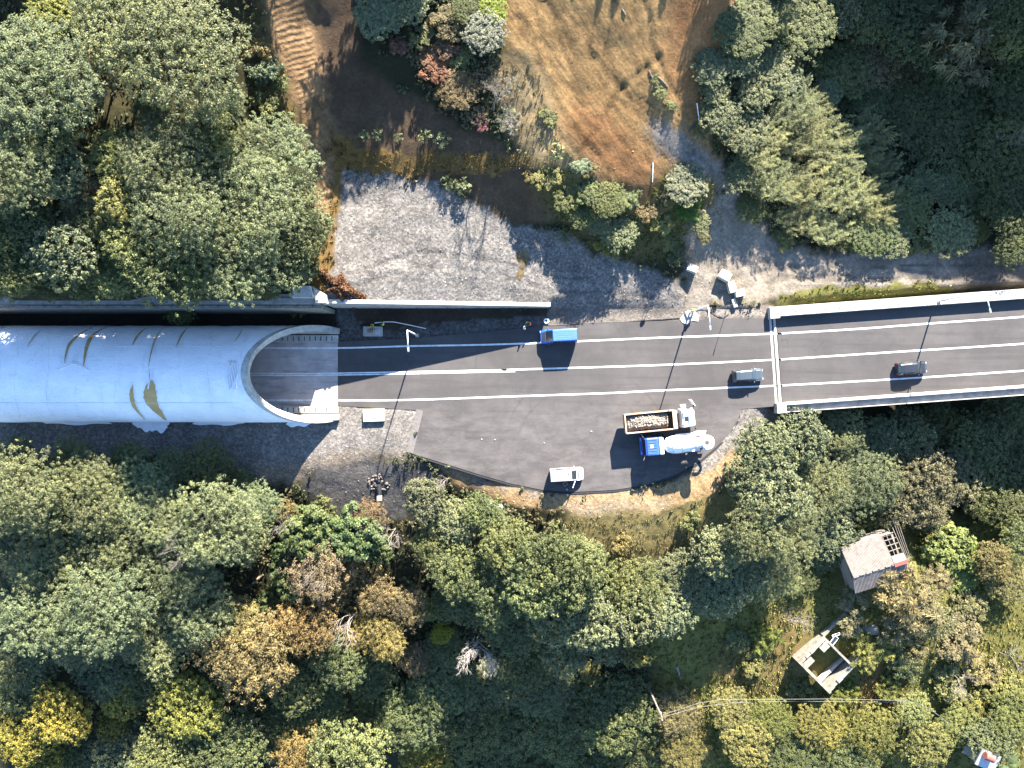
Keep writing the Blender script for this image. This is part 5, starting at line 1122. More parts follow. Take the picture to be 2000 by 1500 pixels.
# ---- labels: kind of foliage + where it stands + its turn from the left
LM = [(90,90,'in the top left corner'),(330,80,'on the top left hilltop'),(60,350,'at the left edge above the tunnel'),(320,300,'on the wooded slope above the tunnel'),(540,250,'beside the tracked earth slope'),(470,400,'in the wood left of the gravel lot'),
 (120,500,'above the left end of the gallery wall'),(400,540,'along the gallery wall beside the tunnel'),(570,600,'overhanging the tunnel gap'),(780,40,'at the top edge on the shaded spur'),(880,120,'on the spur left of the clearing'),(970,190,'along the left rim of the clearing'),
 (720,263,'at the left end of the shaded bench'),(860,270,'in the middle of the shaded bench'),(890,362,'on the upper edge of the gravel lot'),(1085,320,'on the straw bank below the clearing'),(1180,400,'on the bank right of the gravel lot'),(1290,430,'below the red earth of the clearing'),(1350,390,'left of the grey rubble track'),
 (1290,180,'on the right rim of the clearing'),(1420,130,'at the upper corner of the right thicket'),(1430,240,'on the clearing side of the right thicket'),(1560,250,'in the upper part of the right thicket'),(1550,380,'in the lower part of the right thicket'),(1700,300,'at the far end of the right thicket'),(1680,440,'above the dirt road by the bridge'),(1840,430,'at the right end above the dirt road'),
 (1500,40,'in shade at the top edge'),(1680,120,'in the dark valley at the upper right'),(1880,90,'in the top right corner'),(1850,270,'in the dark valley at the right edge'),(1960,430,'beside the right end of the dirt road'),
 (80,930,'below the left end of the tunnel'),(260,930,'on the verge below the white tunnel'),(440,950,'below the tunnel mouth'),(90,1130,'in the left wood halfway down'),(260,1080,'in the middle of the left wood'),(420,1120,'on the right side of the left wood'),(220,1250,'along the bottom of the left wood'),
 (80,1400,'in the bottom left corner'),(250,1420,'right of the bottom left corner'),(400,1420,'below the big golden-brown tree'),(480,1250,'at the big golden-brown group'),(640,1030,'below the culvert pipe'),(560,1150,'left of the autumn group'),(650,1180,'in the autumn group'),(770,1190,'on the right side of the autumn group'),(640,1300,'under the autumn group'),(620,1440,'at the bottom edge left of centre'),(770,1440,'at the bottom edge near centre'),
 (880,990,'below the left end of the lay-by'),(880,1090,'under the lay-by trees on the left'),(970,1060,'near the little palms'),(1070,1070,'below the white van'),(850,1220,'left of the bleached bare tree'),(1000,1190,'above the bleached bare tree'),(1120,1180,'in the middle of the central wood'),(1190,1270,'at the lower edge of the central wood'),(1280,1130,'below the sandy bank'),(1400,1100,'right of the sandy bank grass'),
 (850,1350,'in the dark lower wood on the left'),(1000,1350,'just below the bleached bare tree'),(1000,1460,'at the dark bottom edge'),(1180,1400,'in the dark lower wood on the right'),
 (1520,880,'beside the bridge corner'),(1680,850,'along the lower bridge parapet'),(1540,980,'right of the sandy bank'),(1680,940,'below the middle of the bridge'),(1820,960,'above the shed on the right'),(1520,1090,'left of the shed'),(1640,1060,'touching the shed on the left'),(1860,1090,'right of the shed'),(1740,1170,'in front of the shed'),
 (1940,880,'in the dark hollow below the bridge'),(1950,1080,'at the right edge beside the shed'),(1500,1260,'on the meadow left of the ruin'),(1680,1250,'growing over the ruin'),(1600,1345,'just below the ruin'),(1800,1240,'right of the ruin'),(1900,1290,'in the right clearing'),(1330,1430,'at the left end of the wires'),(1480,1420,'below the left half of the wires'),(1650,1430,'below the right half of the wires'),(1800,1420,'left of the corner hut'),(1930,1400,'above the corner hut')]
ORD = ['', 'second', 'third', 'fourth', 'fifth', 'sixth', 'seventh', 'eighth', 'ninth', 'tenth', 'eleventh', 'twelfth', 'thirteenth', 'fourteenth', 'fifteenth', 'sixteenth']
grp = {}
for t in TREES:
    e, px, py, look, noun, label, d, kind = t
    ph = min(LM, key=lambda l: (l[0] - px) ** 2 + (l[1] - py) ** 2 * 1.3)[2]
    grp.setdefault((look, noun, ph), []).append(t)
for (look, noun, ph), L in grp.items():
    L.sort(key=lambda t: t[1])
    for i, t in enumerate(L):
        if len(L) == 1: lab = f'{look} {noun} {ph}'
        elif len(L) == 2:
            a, b_ = L[i], L[1 - i]
            if max(a[6], b_[6]) / min(a[6], b_[6]) > 1.25: lab = f"{'larger' if a[6] > b_[6] else 'smaller'} {look} {noun} {ph}"
            else: lab = f"{'left' if i == 0 else 'right'}-hand {look} {noun} {ph}"
        else: lab = f"{look} {noun} {ph}, {ORD[i] + ' from left' if i else 'leftmost'}"
        t[0]['label'] = lab; t[0]['group'] = {'tree': 'trees of the woods round the road', 'bush': 'bushes on the slopes and clearings', 'sapling': 'saplings on the bench', 'palm': 'palms in the woods'}[noun]

# ================================================================== LOW PLANTS, GRASS, LOOSE STONE (uncountable)
rs = np.random.RandomState(5)
def scatter(n, want, x0=-78, x1=78, y0=-62, y1=58):
    x = rs.uniform(x0, x1, n); y = rs.uniform(y0, y1, n); z_, c_ = zone_at(x, y); k = np.isin(z_, want)
    x, y = x[k], y[k]; return x, y, terrain_fast(x, y), c_[k], z_[k]
# undergrowth: clumps of leaves over the forest floor
x, y, z, c, q = scatter(30000, ['f'])
k = fbm(x * .22, y * .22, 77, 3) > .34; x, y, z = x[k], y[k], z[k]
keep = ~((np.abs(y - 1.3) < 10.5) & (x < -20)) & ~((x > 34) & (y > -5) & (y < 12 + (x - 36) * .07)) & ~((np.hypot(x - 51.9, y + 26.6) < 6.5) | (np.hypot(x - 46.5, y + 41) < 6))
x, y, z = x[keep], y[keep], z[keep]; n = len(x); m = 11
sz = .25 + .75 * rs.rand(n) ** 2
P = np.repeat(np.c_[x, y, z], m, 0); S = np.repeat(sz, m)[:, None]; e = unit(rs.normal(size=(n * m, 3)) + [0, 0, .5])
P = P + e * S * [1, 1, .9] * (.4 + .6 * rs.rand(n * m, 1)); P[:, 2] += .15
V, Fq = leaf_quads(P, unit(e + rs.normal(size=e.shape) * .5 + [0, 0, .6]), .30 + .25 * rs.rand(n * m), .18 + .12 * rs.rand(n * m), rs, .06)
hue = fbm(x * .12, y * .12, 91, 3); base = np.where((hue > .52)[:, None], np.array([.092, .082, .036]), np.array([.062, .074, .030])) * (.7 + .6 * rs.rand(n, 1))
colr = np.repeat(np.repeat(base, m, 0), 4, 0)
o = npmesh('undergrowth', V, Fq, M['leaf_ground'], None, {'tint': ('FACE', 'FLOAT', np.clip(.3 + .25 * rs.normal(size=n * m), 0, 1)), 'Col': ('POINT', 'FLOAT_COLOR', np.c_[colr, np.ones(len(colr))])})
tag(o, kind='stuff')
# grass and weeds: tufts of blades
def tufts(name, want, n, blades, h0, h1, cols, wd=.05, thr=.3, seed=0, dens=.3):
    x, y, z, c, q = scatter(n, want); k = fbm(x * dens, y * dens, 60 + seed, 3) > thr
    k &= ~((np.hypot(x - 51.9, y + 26.6) < 5) | (np.hypot(x - 46.5, y + 41) < 4.6)); x, y, z = x[k], y[k], z[k]; n = len(x)
    P = np.repeat(np.c_[x, y, z], blades, 0); N_ = n * blades; a = rs.rand(N_) * 6.283; hh = rs.uniform(h0, h1, N_); ln = rs.uniform(.2, .9, N_) * hh
    B = P + np.c_[rs.normal(size=(N_, 2)) * .10, np.zeros(N_)]; D = np.c_[np.cos(a), np.sin(a), np.zeros(N_)]; Sd = np.c_[-np.sin(a), np.cos(a), np.zeros(N_)] * wd * rs.uniform(.6, 1.4, (N_, 1))
    tip = B + D * ln[:, None] + np.c_[np.zeros((N_, 2)), hh]; mid = B + D * ln[:, None] * .35 + np.c_[np.zeros((N_, 2)), hh * .65]
    V = np.stack([B - Sd, B + Sd, mid + Sd * .8, tip], 1).reshape(-1, 3)
    i = (fbm(x * .35, y * .35, 70 + seed, 3) + .3 * (rs.rand(n) - .5) > .5); base = np.where(i[:, None], np.array(cols[0]), np.array(cols[1])) * rs.uniform(.7, 1.3, (n, 1))
    cc = np.repeat(np.repeat(base, blades, 0), 4, 0)
    o = npmesh(name, V, np.arange(N_ * 4).reshape(-1, 4), M['leaf_ground'], None, {'tint': ('FACE', 'FLOAT', np.clip(.5 + .2 * rs.normal(size=N_), 0, 1)), 'Col': ('POINT', 'FLOAT_COLOR', np.c_[cc, np.ones(len(cc))])})
    return tag(o, kind='stuff')
tufts('meadow_grass', ['g'], 80000, 6, .1, .38, ((.150, .145, .042), (.098, .118, .030)), .06, .25, 1)
tufts('dry_grass', ['d'], 90000, 7, .12, .4, ((.165, .115, .042), (.135, .100, .040)), .05, .2, 2)
tufts('clearing_weeds', ['l'], 90000, 5, .06, .24, ((.150, .118, .060), (.125, .112, .050)), .05, .35, 3)
# loose stones
SV = np.array([[0, 0, .32], [.5, .1, 0], [.1, .5, .05], [-.5, .05, 0], [0, -.5, .03]]); SF = np.array([[0, 1, 2], [0, 2, 3], [0, 3, 4], [0, 4, 1]])
gx_, gy_ = rs.uniform(-72, 72, 60000), rs.uniform(-22, 34, 60000)
i_ = np.clip(np.searchsorted(xs, gx_), 0, nxg - 1); j_ = np.clip(np.searchsorted(ys, gy_), 0, nyg - 1); G = grit.reshape(nyg, nxg)[j_, i_]
k = rs.rand(60000) < G * 1.1; k &= ~inpoly(gx_, gy_, ROAD) & ~((np.abs(gy_ - 1.3) < 8.8) & (gx_ < -23)) & ~((np.abs(gy_ - 10.5) < .5) & (gx_ < 5.3)); gx_, gy_ = gx_[k], gy_[k]; C_ = CG[j_[k], i_[k]]; n = len(gx_)
s_ = .07 + .2 * rs.rand(n) ** 7; a = rs.rand(n) * 6.283; ca, sa = np.cos(a), np.sin(a)
V = np.repeat(SV[None], n, 0) * s_[:, None, None] * rs.uniform(.7, 1.4, (n, 5, 1)); V = np.stack([V[..., 0] * ca[:, None] - V[..., 1] * sa[:, None], V[..., 0] * sa[:, None] + V[..., 1] * ca[:, None], V[..., 2]], -1)
V = (V + np.stack([gx_, gy_, terrain_fast(gx_, gy_)], 1)[:, None]).reshape(-1, 3); Fq = (SF[None] + 5 * np.arange(n)[:, None, None]).reshape(-1, 3)
cc = np.repeat(C_ * rs.uniform(.6, 2.0, (n, 1)), 5, 0)
tag(npmesh('loose_stones', V, Fq, M['stone'], None, {'Col': ('POINT', 'FLOAT_COLOR', np.c_[cc, np.ones(len(cc))])}), kind='stuff')
# ================================================================== VEHICLES
def wheel(parent, x, y, r, w_, rim='rim'):
    mb = MB(); mb.lathe([(r * .55, -w_ / 2), (r * .92, -w_ / 2), (r, -w_ * .3), (r, w_ * .3), (r * .92, w_ / 2), (r * .55, w_ / 2)], (0, 0, 0), 'Y', 20, True)
    t = mb.build('wheel', M['rubber'], parent, smooth=False, loc=(x, y, r))
    mb = MB(); mb.lathe([(0, -w_ * .42), (r * .2, -w_ * .42), (r * .56, -w_ * .36), (r * .56, w_ * .36), (r * .2, w_ * .42), (0, w_ * .42)], (0, 0, 0), 'Y', 16); mb.build('rim', M[rim], t)
    return t
def shell(st, zb):
    """body shell lofted through stations (x, w_low, w_belt, w_roof, z_belt, z_roof)"""
    vs = []; fs = []
    for (x, wl, wb, wr, zb_, zr) in st:
        row = [(wl * .96, zb), (wl, zb + .14), (wb, (zb + zb_) / 2), (wb * .985, zb_), (wr, zr - .05), (wr - .09, zr)]
        vs += [(x, y, z) for y, z in row] + [(x, -y, z) for y, z in row[::-1]]
    n = 12
    for i in range(len(st) - 1):
        for k in range(n): fs.append((i * n + k, i * n + (k + 1) % n, (i + 1) * n + (k + 1) % n, (i + 1) * n + k))
    fs.append(tuple(range(n))[::-1]); fs.append(tuple((len(st) - 1) * n + k for k in range(n)))
    mb = MB(); mb.add(vs, [f[::-1] for f in fs]); return mb
def quad(a, b, c, d_, off=.012):
    a, b, c, d_ = map(Vector, (a, b, c, d_)); nrm = (c - a).cross(d_ - b).normalized()
    if nrm.z < 0 and abs(nrm.z) > .15: nrm = -nrm
    elif abs(nrm.z) <= .15 and nrm.y * (a.y + c.y) < 0: nrm = -nrm
    m = (a + b + c + d_) / 4; sh_ = lambda p: m + (p - m) * .93
    return [sh_(p) + nrm * off for p in (a, b, c, d_)] + [sh_(p) - nrm * .02 for p in (a, b, c, d_)]
def panel(name, pts, mat, parent):
    mb = MB(); mb.add(pts, [(0, 1, 2, 3), (7, 6, 5, 4), (0, 4, 5, 1), (1, 5, 6, 2), (2, 6, 7, 3), (3, 7, 4, 0)]); return mb.build(name, M[mat], parent)
def roofpt(s, sy): return (s[0], sy * (s[3] - .10), s[5] + .004)
def beltpt(s, sy): return (s[0], sy * s[2] * .985, s[4] + .02)
def eavept(s, sy): return (s[0], sy * s[3], s[5] - .07)
def car_like(name, loc, head, st, iw, ir, sides, paint, label, cat, roof_mat=None, group=None, wb=(-1.25, 1.3), r=.31, wy=.72, hood_mat=None, rear=True):
    e = empty(name, loc, math.radians(head), label, cat, group)
    body = shell(st, .22).build('body', M[paint], e, bevel=.03)
    a, b = st[ir], st[iw]; panel('windscreen', quad(roofpt(a, 1), roofpt(a, -1), (b[0] - .03, -(b[3] - .06), b[5] + .02), (b[0] - .03, b[3] - .06, b[5] + .02), .03), 'glass', e)
    if rear:
        a, b = st[sides[0]], st[sides[0] - 1]; panel('rear_window', quad(roofpt(a, -1), roofpt(a, 1), (b[0] + .02, b[3] - .06, b[5] + .02), (b[0] + .02, -(b[3] - .06), b[5] + .02)), 'glass', e)
    for sy in (1, -1):
        for i, j in zip(sides[:-1], sides[1:]): panel('side_window', quad(beltpt(st[i], sy), beltpt(st[j], sy), eavept(st[j], sy), eavept(st[i], sy)), 'glass', e)
        mb = MB(); x = st[iw][0] - .35; mb.box((x, sy * (st[iw][2] + .11), st[iw][4] + .08), (.14, .22, .15)); mb.build('mirror', M[paint], e, bevel=.03)
        f = st[-1]; mb = MB(); mb.box((f[0] - .06, sy * (f[2] - .17), f[4] - .02), (.16, .30, .14)); mb.build('headlight', M['lamp_glass'], e, bevel=.03)
        q = st[0]; mb = MB(); mb.box((q[0] + .03, sy * (q[2] - .12), q[4] - .02), (.10, .18, .24)); mb.build('tail_light', M['tail_red'], e, bevel=.02)
        for x in wb: wheel(e, x, sy * wy, r, .2)
    if roof_mat:
        i0, i1 = sides[0], ir; s0, s1 = st[i0], st[i1]; mb = MB(); zz = max(s[5] for s in st) + .018; w_ = s0[3] - .13
        mb.box(((s0[0] + s1[0]) / 2, 0, zz - .01), (abs(s1[0] - s0[0]) - .12, 2 * w_, .03)); ro = mb.build('roof_panel', M[roof_mat], e, bevel=.01)
        for k in range(5):
            mb = MB(); mb.box(((s0[0] + s1[0]) / 2, (k - 2) * w_ * .36, zz + .012), (abs(s1[0] - s0[0]) - .5, .05, .03)); mb.build('roof_rib', M[roof_mat], ro, bevel=.008)
    if hood_mat:
        s0, s1 = st[iw], st[-2]; panel('bonnet', quad((s0[0] + .05, s0[3] - .1, s0[5] + .005), (s0[0] + .05, -(s0[3] - .1), s0[5] + .005), (s1[0], -(s1[3] - .05), s1[5] + .005), (s1[0], s1[3] - .05, s1[5] + .005), .015), hood_mat, e)
    return e
HATCH = [(-2.05,.70,.78,.55,.75,.80),(-1.98,.80,.85,.62,.92,1.00),(-1.72,.82,.87,.60,.95,1.36),(-1.2,.82,.875,.61,.94,1.46),(-.3,.82,.875,.61,.93,1.48),(.35,.82,.875,.59,.93,1.43),(1.08,.82,.87,.68,.93,.99),(1.7,.82,.86,.64,.84,.90),(1.97,.76,.80,.52,.70,.76),(2.06,.70,.73,.46,.60,.65)]
VAN = [(-2.25,.76,.84,.72,.95,1.55),(-2.20,.80,.88,.74,1.0,1.86),(-1.6,.82,.90,.75,1.0,1.90),(-.4,.82,.90,.75,1.0,1.90),(.55,.82,.90,.73,1.0,1.86),(1.35,.82,.90,.72,1.02,1.12),(1.85,.80,.87,.66,.90,.98),(2.15,.76,.80,.55,.76,.82),(2.24,.70,.74,.48,.64,.70)]
LORRYVAN = [(-2.5,.84,.92,.78,1.05,2.0),(-2.44,.88,.96,.82,1.05,2.22),(-1.6,.9,.97,.83,1.05,2.26),(-.3,.9,.97,.83,1.05,2.26),(.85,.9,.97,.82,1.05,2.20),(1.75,.88,.95,.78,1.1,1.26),(2.25,.85,.90,.66,.95,1.04),(2.45,.80,.84,.56,.80,.88)]
p = W(1091, 656, 1.2); bv = car_like('van', (p.x, p.y, 0), 183, LORRYVAN, 5, 4, [1, 2, 3, 4], 'van_blue', 'blue panel van facing the tunnel on the north lane line', 'van', 'van_blue_roof', None, (-1.45, 1.5), .35, .80, 'black_plastic')
p = W(1107, 927, .9); wv = car_like('van', (p.x, p.y, 0), 3.5, VAN, 5, 4, [1, 2, 3, 4], 'van_white', 'white van parked on the lay-by edge with an open front door', 'van', None, None, (-1.35, 1.4), .32, .74, 'hood_grey')
mb = MB(); mb.box((0, -.5, .78), (.07, 1.0, 1.0)); dr = mb.build('door', M['van_white'], wv, bevel=.02, loc=(1.05, -.88, 0)); dr.rotation_euler = (0, 0, math.radians(-22))
mb = MB(); mb.box((.045, -.5, 1.08), (.02, .8, .32)); mb.build('door_window', M['glass'], dr)
for y in (.62, -.62):
    mb = MB(); mb.tube([(-1.9, y, 1.86), (-1.9, y, 1.95), (.2, y, 1.95), (.2, y, 1.86)], .025, 6); mb.build('roof_rail', M['steel'], wv)
mb = MB(); mb.box((.20, 0, 1.905), (.16, .75, .02)); mb.build('roof_vent', M['black_plastic'], wv)
p = W(1461, 733, .8); car_like('car', (p.x, p.y, 0), 3.6, HATCH, 6, 5, [2, 3, 4, 5], 'car_silver', 'grey hatchback crossing towards the bridge joint', 'car', None, 'cars on the carriageway')
p = W(1781, 719, .8); car_like('car', (p.x, p.y, .0), 4.3, HATCH, 6, 5, [2, 3, 4, 5], 'car_dark', 'dark grey hatchback driving on the bridge', 'car', None, 'cars on the carriageway')
# ---- tipper lorry, tan bed of rubble, white cab with its door open
p = W(1289, 821, 1.8); tk = empty('dump_truck', (p.x, p.y, 0), math.radians(5.5), 'white-cabbed dump truck with a rusty bed full of rubble', 'truck')
mb = MB()
for s in (-1, 1): mb.box((-.2, s * .42, .92), (8.6, .16, .26))
for x in (-3.6, -1.6, .6, 2.2): mb.box((x, 0, .9), (.2, .8, .2))
mb.build('chassis', M['chassis'], tk)
x0, x1, hw_, zb, zt = -4.75, 1.75, 1.28, 1.15, 2.75
mb = MB(); mb.box(((x0 + x1) / 2, 0, zb), (x1 - x0, 2.4, .12)); bed = mb.build('bed_floor', M['rust_bed'], tk)
for s in (-1, 1):
    mb = MB(); mb.box(((x0 + x1) / 2, s * (hw_ - .05), (zb + zt) / 2), (x1 - x0, .10, zt - zb)); sd_ = mb.build('side_board', M['rust_bed'], tk, bevel=.015)
    mb = MB(); mb.box(((x0 + x1) / 2, s * (hw_ - .04), zt + .03), (x1 - x0 + .06, .17, .08)); mb.build('top_rail', M['rust_pale'], sd_, bevel=.015)
    for k in range(7):
        mb = MB(); mb.box((x0 + .5 + k * .95, s * (hw_ + .035), (zb + zt) / 2), (.12, .08, zt - zb)); mb.build('rib', M['rust_bed'], sd_)
mb = MB(); mb.box((x0 - .03, 0, (zb + zt) / 2), (.10, 2.5, zt - zb)); tg = mb.build('tailgate', M['rust_bed'], tk, bevel=.015); mb = MB(); mb.box((x0 - .03, 0, zt + .03), (.17, 2.5, .08)); mb.build('top_rail', M['rust_pale'], tg, bevel=.015)
mb = MB(); mb.box((x1 + .02, 0, (zb + zt) / 2 + .05), (.10, 2.5, zt - zb + .1)); mb.build('headboard', M['rust_bed'], tk, bevel=.015)
mb = MB(); mb.box((x1 + .02, 0, zt + .16), (.55, 2.5, .10), ry=-.12); mb.build('bed_visor', M['rust_pale'], tk, bevel=.02)
mb = MB(); r = random.Random(12)
n = 26; vs = []
for i in range(n + 1):
    for j in range(11):
        u, v = i / n, j / 10; x = x0 + .12 + u * 5.6; y = (v - .5) * 2.3
        z = 1.55 + 1.10 * (1 - (2 * v - 1) ** 4) * math.sin(min(1, u * 1.02 + .12) * 2.6) ** .6 * (.75 if j < 3 else 1) + .14 * float(fbm(np.array([x * 2.2]), np.array([y * 2.2]), 14, 4)[0])
        vs.append((x, y, max(1.22, z)))
mb.add(vs, [(i * 11 + j, (i + 1) * 11 + j, (i + 1) * 11 + j + 1, i * 11 + j + 1) for i in range(n) for j in range(10)])
for _ in range(420):
    i, j = r.randrange(1, n), r.randrange(1, 10); q = vs[i * 11 + j]; s = r.uniform(.08, .26)
    mb.box((q[0] + r.uniform(-.1, .1), q[1] + r.uniform(-.1, .1), q[2] + .04), (s, s * r.uniform(.6, 1), s * .8), r.uniform(0, 3), r.uniform(-.5, .5), r.uniform(-.5, .5), .7)
ld = mb.build('rubble_load', plain('pale_rubble', (.235, .205, .16), .9, var=.5, scale=9, bmp=.5, spec=.2), None); ld.location = tk.location; ld.rotation_euler = tk.rotation_euler
tag(ld, 'pale rubble heaped in the bed of the dump truck', 'rubble')
# gear behind the cab
mb = MB(); mb.box((2.15, .55, 1.35), (.42, .9, .75)); mb.build('air_tank_box', M['chassis'], tk, bevel=.03)
mb = MB(); mb.tube([(2.25, -.75, .8), (2.25, -.75, 2.6), (2.18, -.75, 2.75)], .08, 8); mb.build('exhaust', M['dark_metal'], tk)
mb = MB(); mb.lathe([(.0, -.3), (.22, -.3), (.22, .3), (0, .3)], (2.2, .95, 1.9), 'Z', 14); mb.build('air_filter', M['rust_bed'], tk)
def cab(parent, x, paint, L_=1.95, w_=1.24, z0=.55, z1=2.95, f=1):
    """cab-over: x is the rear face, f the way it faces"""
    st = [(x, w_ * .97, w_, w_ - .1, 1.7, z1 - .06), (x + f * .1, w_, w_ + .01, w_ - .06, 1.7, z1), (x + f * (L_ - .45), w_, w_ + .01, w_ - .08, 1.7, z1), (x + f * (L_ - .22), w_, w_, w_ - .14, 1.7, z1 - .22), (x + f * L_, w_ * .97, w_ * .99, w_ - .08, 1.65, 1.78), (x + f * (L_ + .03), w_ * .93, w_ * .95, w_ - .14, 1.2, 1.5)]
    if f < 0: st = st[::-1]
    b_ = shell(st, z0).build('cab', M[paint], parent, bevel=.04)
    xs_ = sorted((x + f * (L_ - .2), x + f * (L_ - .0))); a = x + f * (L_ - .24); c = x + f * (L_ + .0)
    q = [(a, w_ - .22, z1 - .26), (a, -(w_ - .22), z1 - .26), (c, -(w_ - .14), 1.84), (c, w_ - .14, 1.84)]; o = Vector((f * .035, 0, .015)); pts = [Vector(v) + o for v in q] + [Vector(v) - o for v in q]
    mb = MB(); fs = [(0, 1, 2, 3), (7, 6, 5, 4), (0, 4, 5, 1), (1, 5, 6, 2), (2, 6, 7, 3), (3, 7, 4, 0)]; mb.add(pts, fs); mb.build('windscreen', M['glass'], parent)
    for s in (-1, 1):
        mb = MB(); mb.box((x + f * (L_ * .6), s * (w_ - .015), 2.15), (.8, .05, .62)); mb.build('side_window', M['glass'], parent)
        mb = MB(); mb.tube([(x + f * (L_ - .15), s * (w_ - .05), 2.35), (x + f * (L_ + .02), s * (w_ + .28), 2.4)], .025, 6); mi = mb.build('mirror_arm', M['dark_metal'], parent)
        mb = MB(); mb.box((x + f * (L_ + .02), s * (w_ + .30), 2.1), (.10, .24, .52)); mb.build('mirror', M['dark_metal'], mi, bevel=.02)
        mb = MB(); mb.box((x + f * (L_ + .05), s * (w_ - .3), .85), (.08, .36, .2)); mb.build('headlight', M['lamp_glass'], parent, bevel=.02)
    mb = MB(); mb.box((x + f * (L_ + .08), 0, .62), (.22, 2 * w_, .34)); mb.build('bumper', M[paint], parent, bevel=.04)
    return b_
cab(tk, 2.7, 'truck_white', 1.85, 1.22)
mb = MB(); mb.box((3.95, 0, 3.06), (.85, 2.0, .22), ry=.10, taper=.9); mb.build('wind_deflector', M['truck_white'], tk, bevel=.04)
mb = MB(); mb.box((3.25, -.05, 2.965), (.42, .62, .05)); mb.build('roof_hatch', M['glass'], tk, bevel=.02)
mb = MB(); mb.box((2.95, .55, 3.02), (.2, .8, .14)); mb.build('roof_horns', M['steel'], tk, bevel=.02)
mb = MB(); mb.lathe([(0, 0), (.13, 0), (.13, .2), (.06, .26), (0, .26)], (2.85, -.8, 2.96), 'Z', 12); mb.build('beacon', M['orange'], tk)
mb = MB(); mb.box((-.55, .45, 1.85), (1.0, .07, 1.5)); dr = mb.build('door', M['truck_white'], tk, bevel=.02, loc=(4.35, 1.28, -.1)); dr.rotation_euler = (0, 0, math.radians(-62))
mb = MB(); mb.box((-.55, .49, 2.2), (.75, .03, .5)); mb.build('door_window', M['glass'], dr)
mb = MB()
for k in range(3): mb.box((3.55 + .0 * k, 1.42 + .14 * k, 1.05 - .28 * k), (.8, .22, .06))
mb.build('cab_steps', M['steel'], tk)
for x in (-3.7, -2.5, .9, 3.45):
    for s in (-1, 1): wheel(tk, x, s * 1.02, .5, .34)
# ---- concrete mixer, blue cab
p = W(1322, 867, 1.8); mx = empty('mixer_truck', (p.x, p.y, 0), math.radians(4.8), 'concrete mixer truck with a blue cab and white drum', 'truck')
mb = MB()
for s in (-1, 1): mb.box((.2, s * .42, .95), (8.2, .16, .26))
mb.box((3.6, 0, .95), (.2, 2.2, .2)); mb.build('chassis', M['chassis'], mx)
cab(mx, -2.65, 'mixer_blue', 1.95, 1.22, f=-1)
for k in range(6):
    mb = MB(); mb.box((-3.55, (k - 2.5) * .36, 2.975), (1.25, .05, .04)); mb.build('roof_rib', M['mixer_blue'], mx, bevel=.01)
mb = MB(); mb.box((-3.6, .05, 3.0), (.42, .46, .05)); mb.build('roof_vent', M['rust_pale'], mx, bevel=.01)
mb = MB(); mb.box((-2.25, 0, 2.0), (.55, 2.25, 1.7)); mb.build('water_tank', M['drum_white'], mx, bevel=.08)
mb = MB(); mb.box((-1.75, 0, 1.6), (.4, .9, 1.2)); mb.build('drum_pedestal', M['drum_white'], mx, bevel=.03)
ax = Vector((1, 0, .16)).normalized(); prof = [(0, 0), (.55, .02), (.95, .30), (1.18, 1.0), (1.22, 1.7), (1.20, 2.2), (1.02, 3.2), (.80, 4.1), (.66, 4.7), (.58, 4.85), (.50, 4.85)]
mb = MB(); u = Vector((0, 1, 0)); v_ = ax.cross(u); vs = []; n = 28; o = Vector((-1.75, 0, 2.1))
for r_, a in prof:
    for k in range(n): vs.append(o + ax * a + (u * math.cos(6.2832 * k / n) + v_ * math.sin(6.2832 * k / n)) * r_)
mb.add(vs, [(i * n + k, i * n + (k + 1) % n, (i + 1) * n + (k + 1) % n, (i + 1) * n + k) for i in range(len(prof) - 1) for k in range(n)]); drum = mb.build('drum', M['drum_white'], mx, smooth=True)
for a, r_ in ((1.05, 1.205), (2.25, 1.215), (4.05, .85)):
    mb = MB(); mb.tube([o + ax * a + (u * math.cos(6.2832 * k / 28) + v_ * math.sin(6.2832 * k / 28)) * r_ for k in range(29)], .045, 6, False); mb.build('drum_band', M['steel'], drum)
mb = MB(); mb.box((3.35, 0, 1.9), (.3, 1.6, 1.9)); mb.box((3.35, 0, 2.75), (.35, 2.1, .15)); mb.build('rear_frame', M['drum_white'], mx, bevel=.02)
mb = MB(); mb.lathe([(.30, 0), (.72, .65), (.78, .65), (.78, .70), (.70, .70), (.26, 0)], (3.75, -.05, 2.9), 'Z', 20, True); mb.build('charge_hopper', M['drum_white'], mx)
mb = MB()
for k in range(9):
    t = k / 8 * math.pi * 1.15 - 1.9; mb.box((4.05 + .78 * math.cos(t), -.1 + .78 * math.sin(t), 1.95), (.34, .42, .12), rz=t)
mb.build('discharge_chute', M['drum_white'], mx, bevel=.02)
mb = MB(); mb.box((3.1, 1.25, 2.0), (1.6, .5, .08)); mb.build('platform', M['drum_white'], mx, bevel=.01)
mb = MB()
for x in (2.4, 3.1, 3.8): mb.tube([(x, 1.48, 2.0), (x, 1.48, 2.9)], .03, 5)
for z in (2.5, 2.9): mb.tube([(2.4, 1.48, z), (3.8, 1.48, z)], .03, 5)
mb.build('platform_railing', M['steel'], mx)
for s in (-1, 1):
    mb = MB(); mb.box((1.6, s * 1.05, 1.25), (3.2, .45, .06)); mb.build('mudguard', M['drum_white'], mx, bevel=.02)
    mb = MB(); mb.tube([(-4.55, s * 1.3, 2.5), (-4.75, s * 1.75, 2.45)], .03, 5); mb.build('mirror_stay', M['steel'], mx)
for x in (-3.5, -1.9, 1.2, 2.5):
    for s in (-1, 1): wheel(mx, x, s * 1.02, .5, .34)
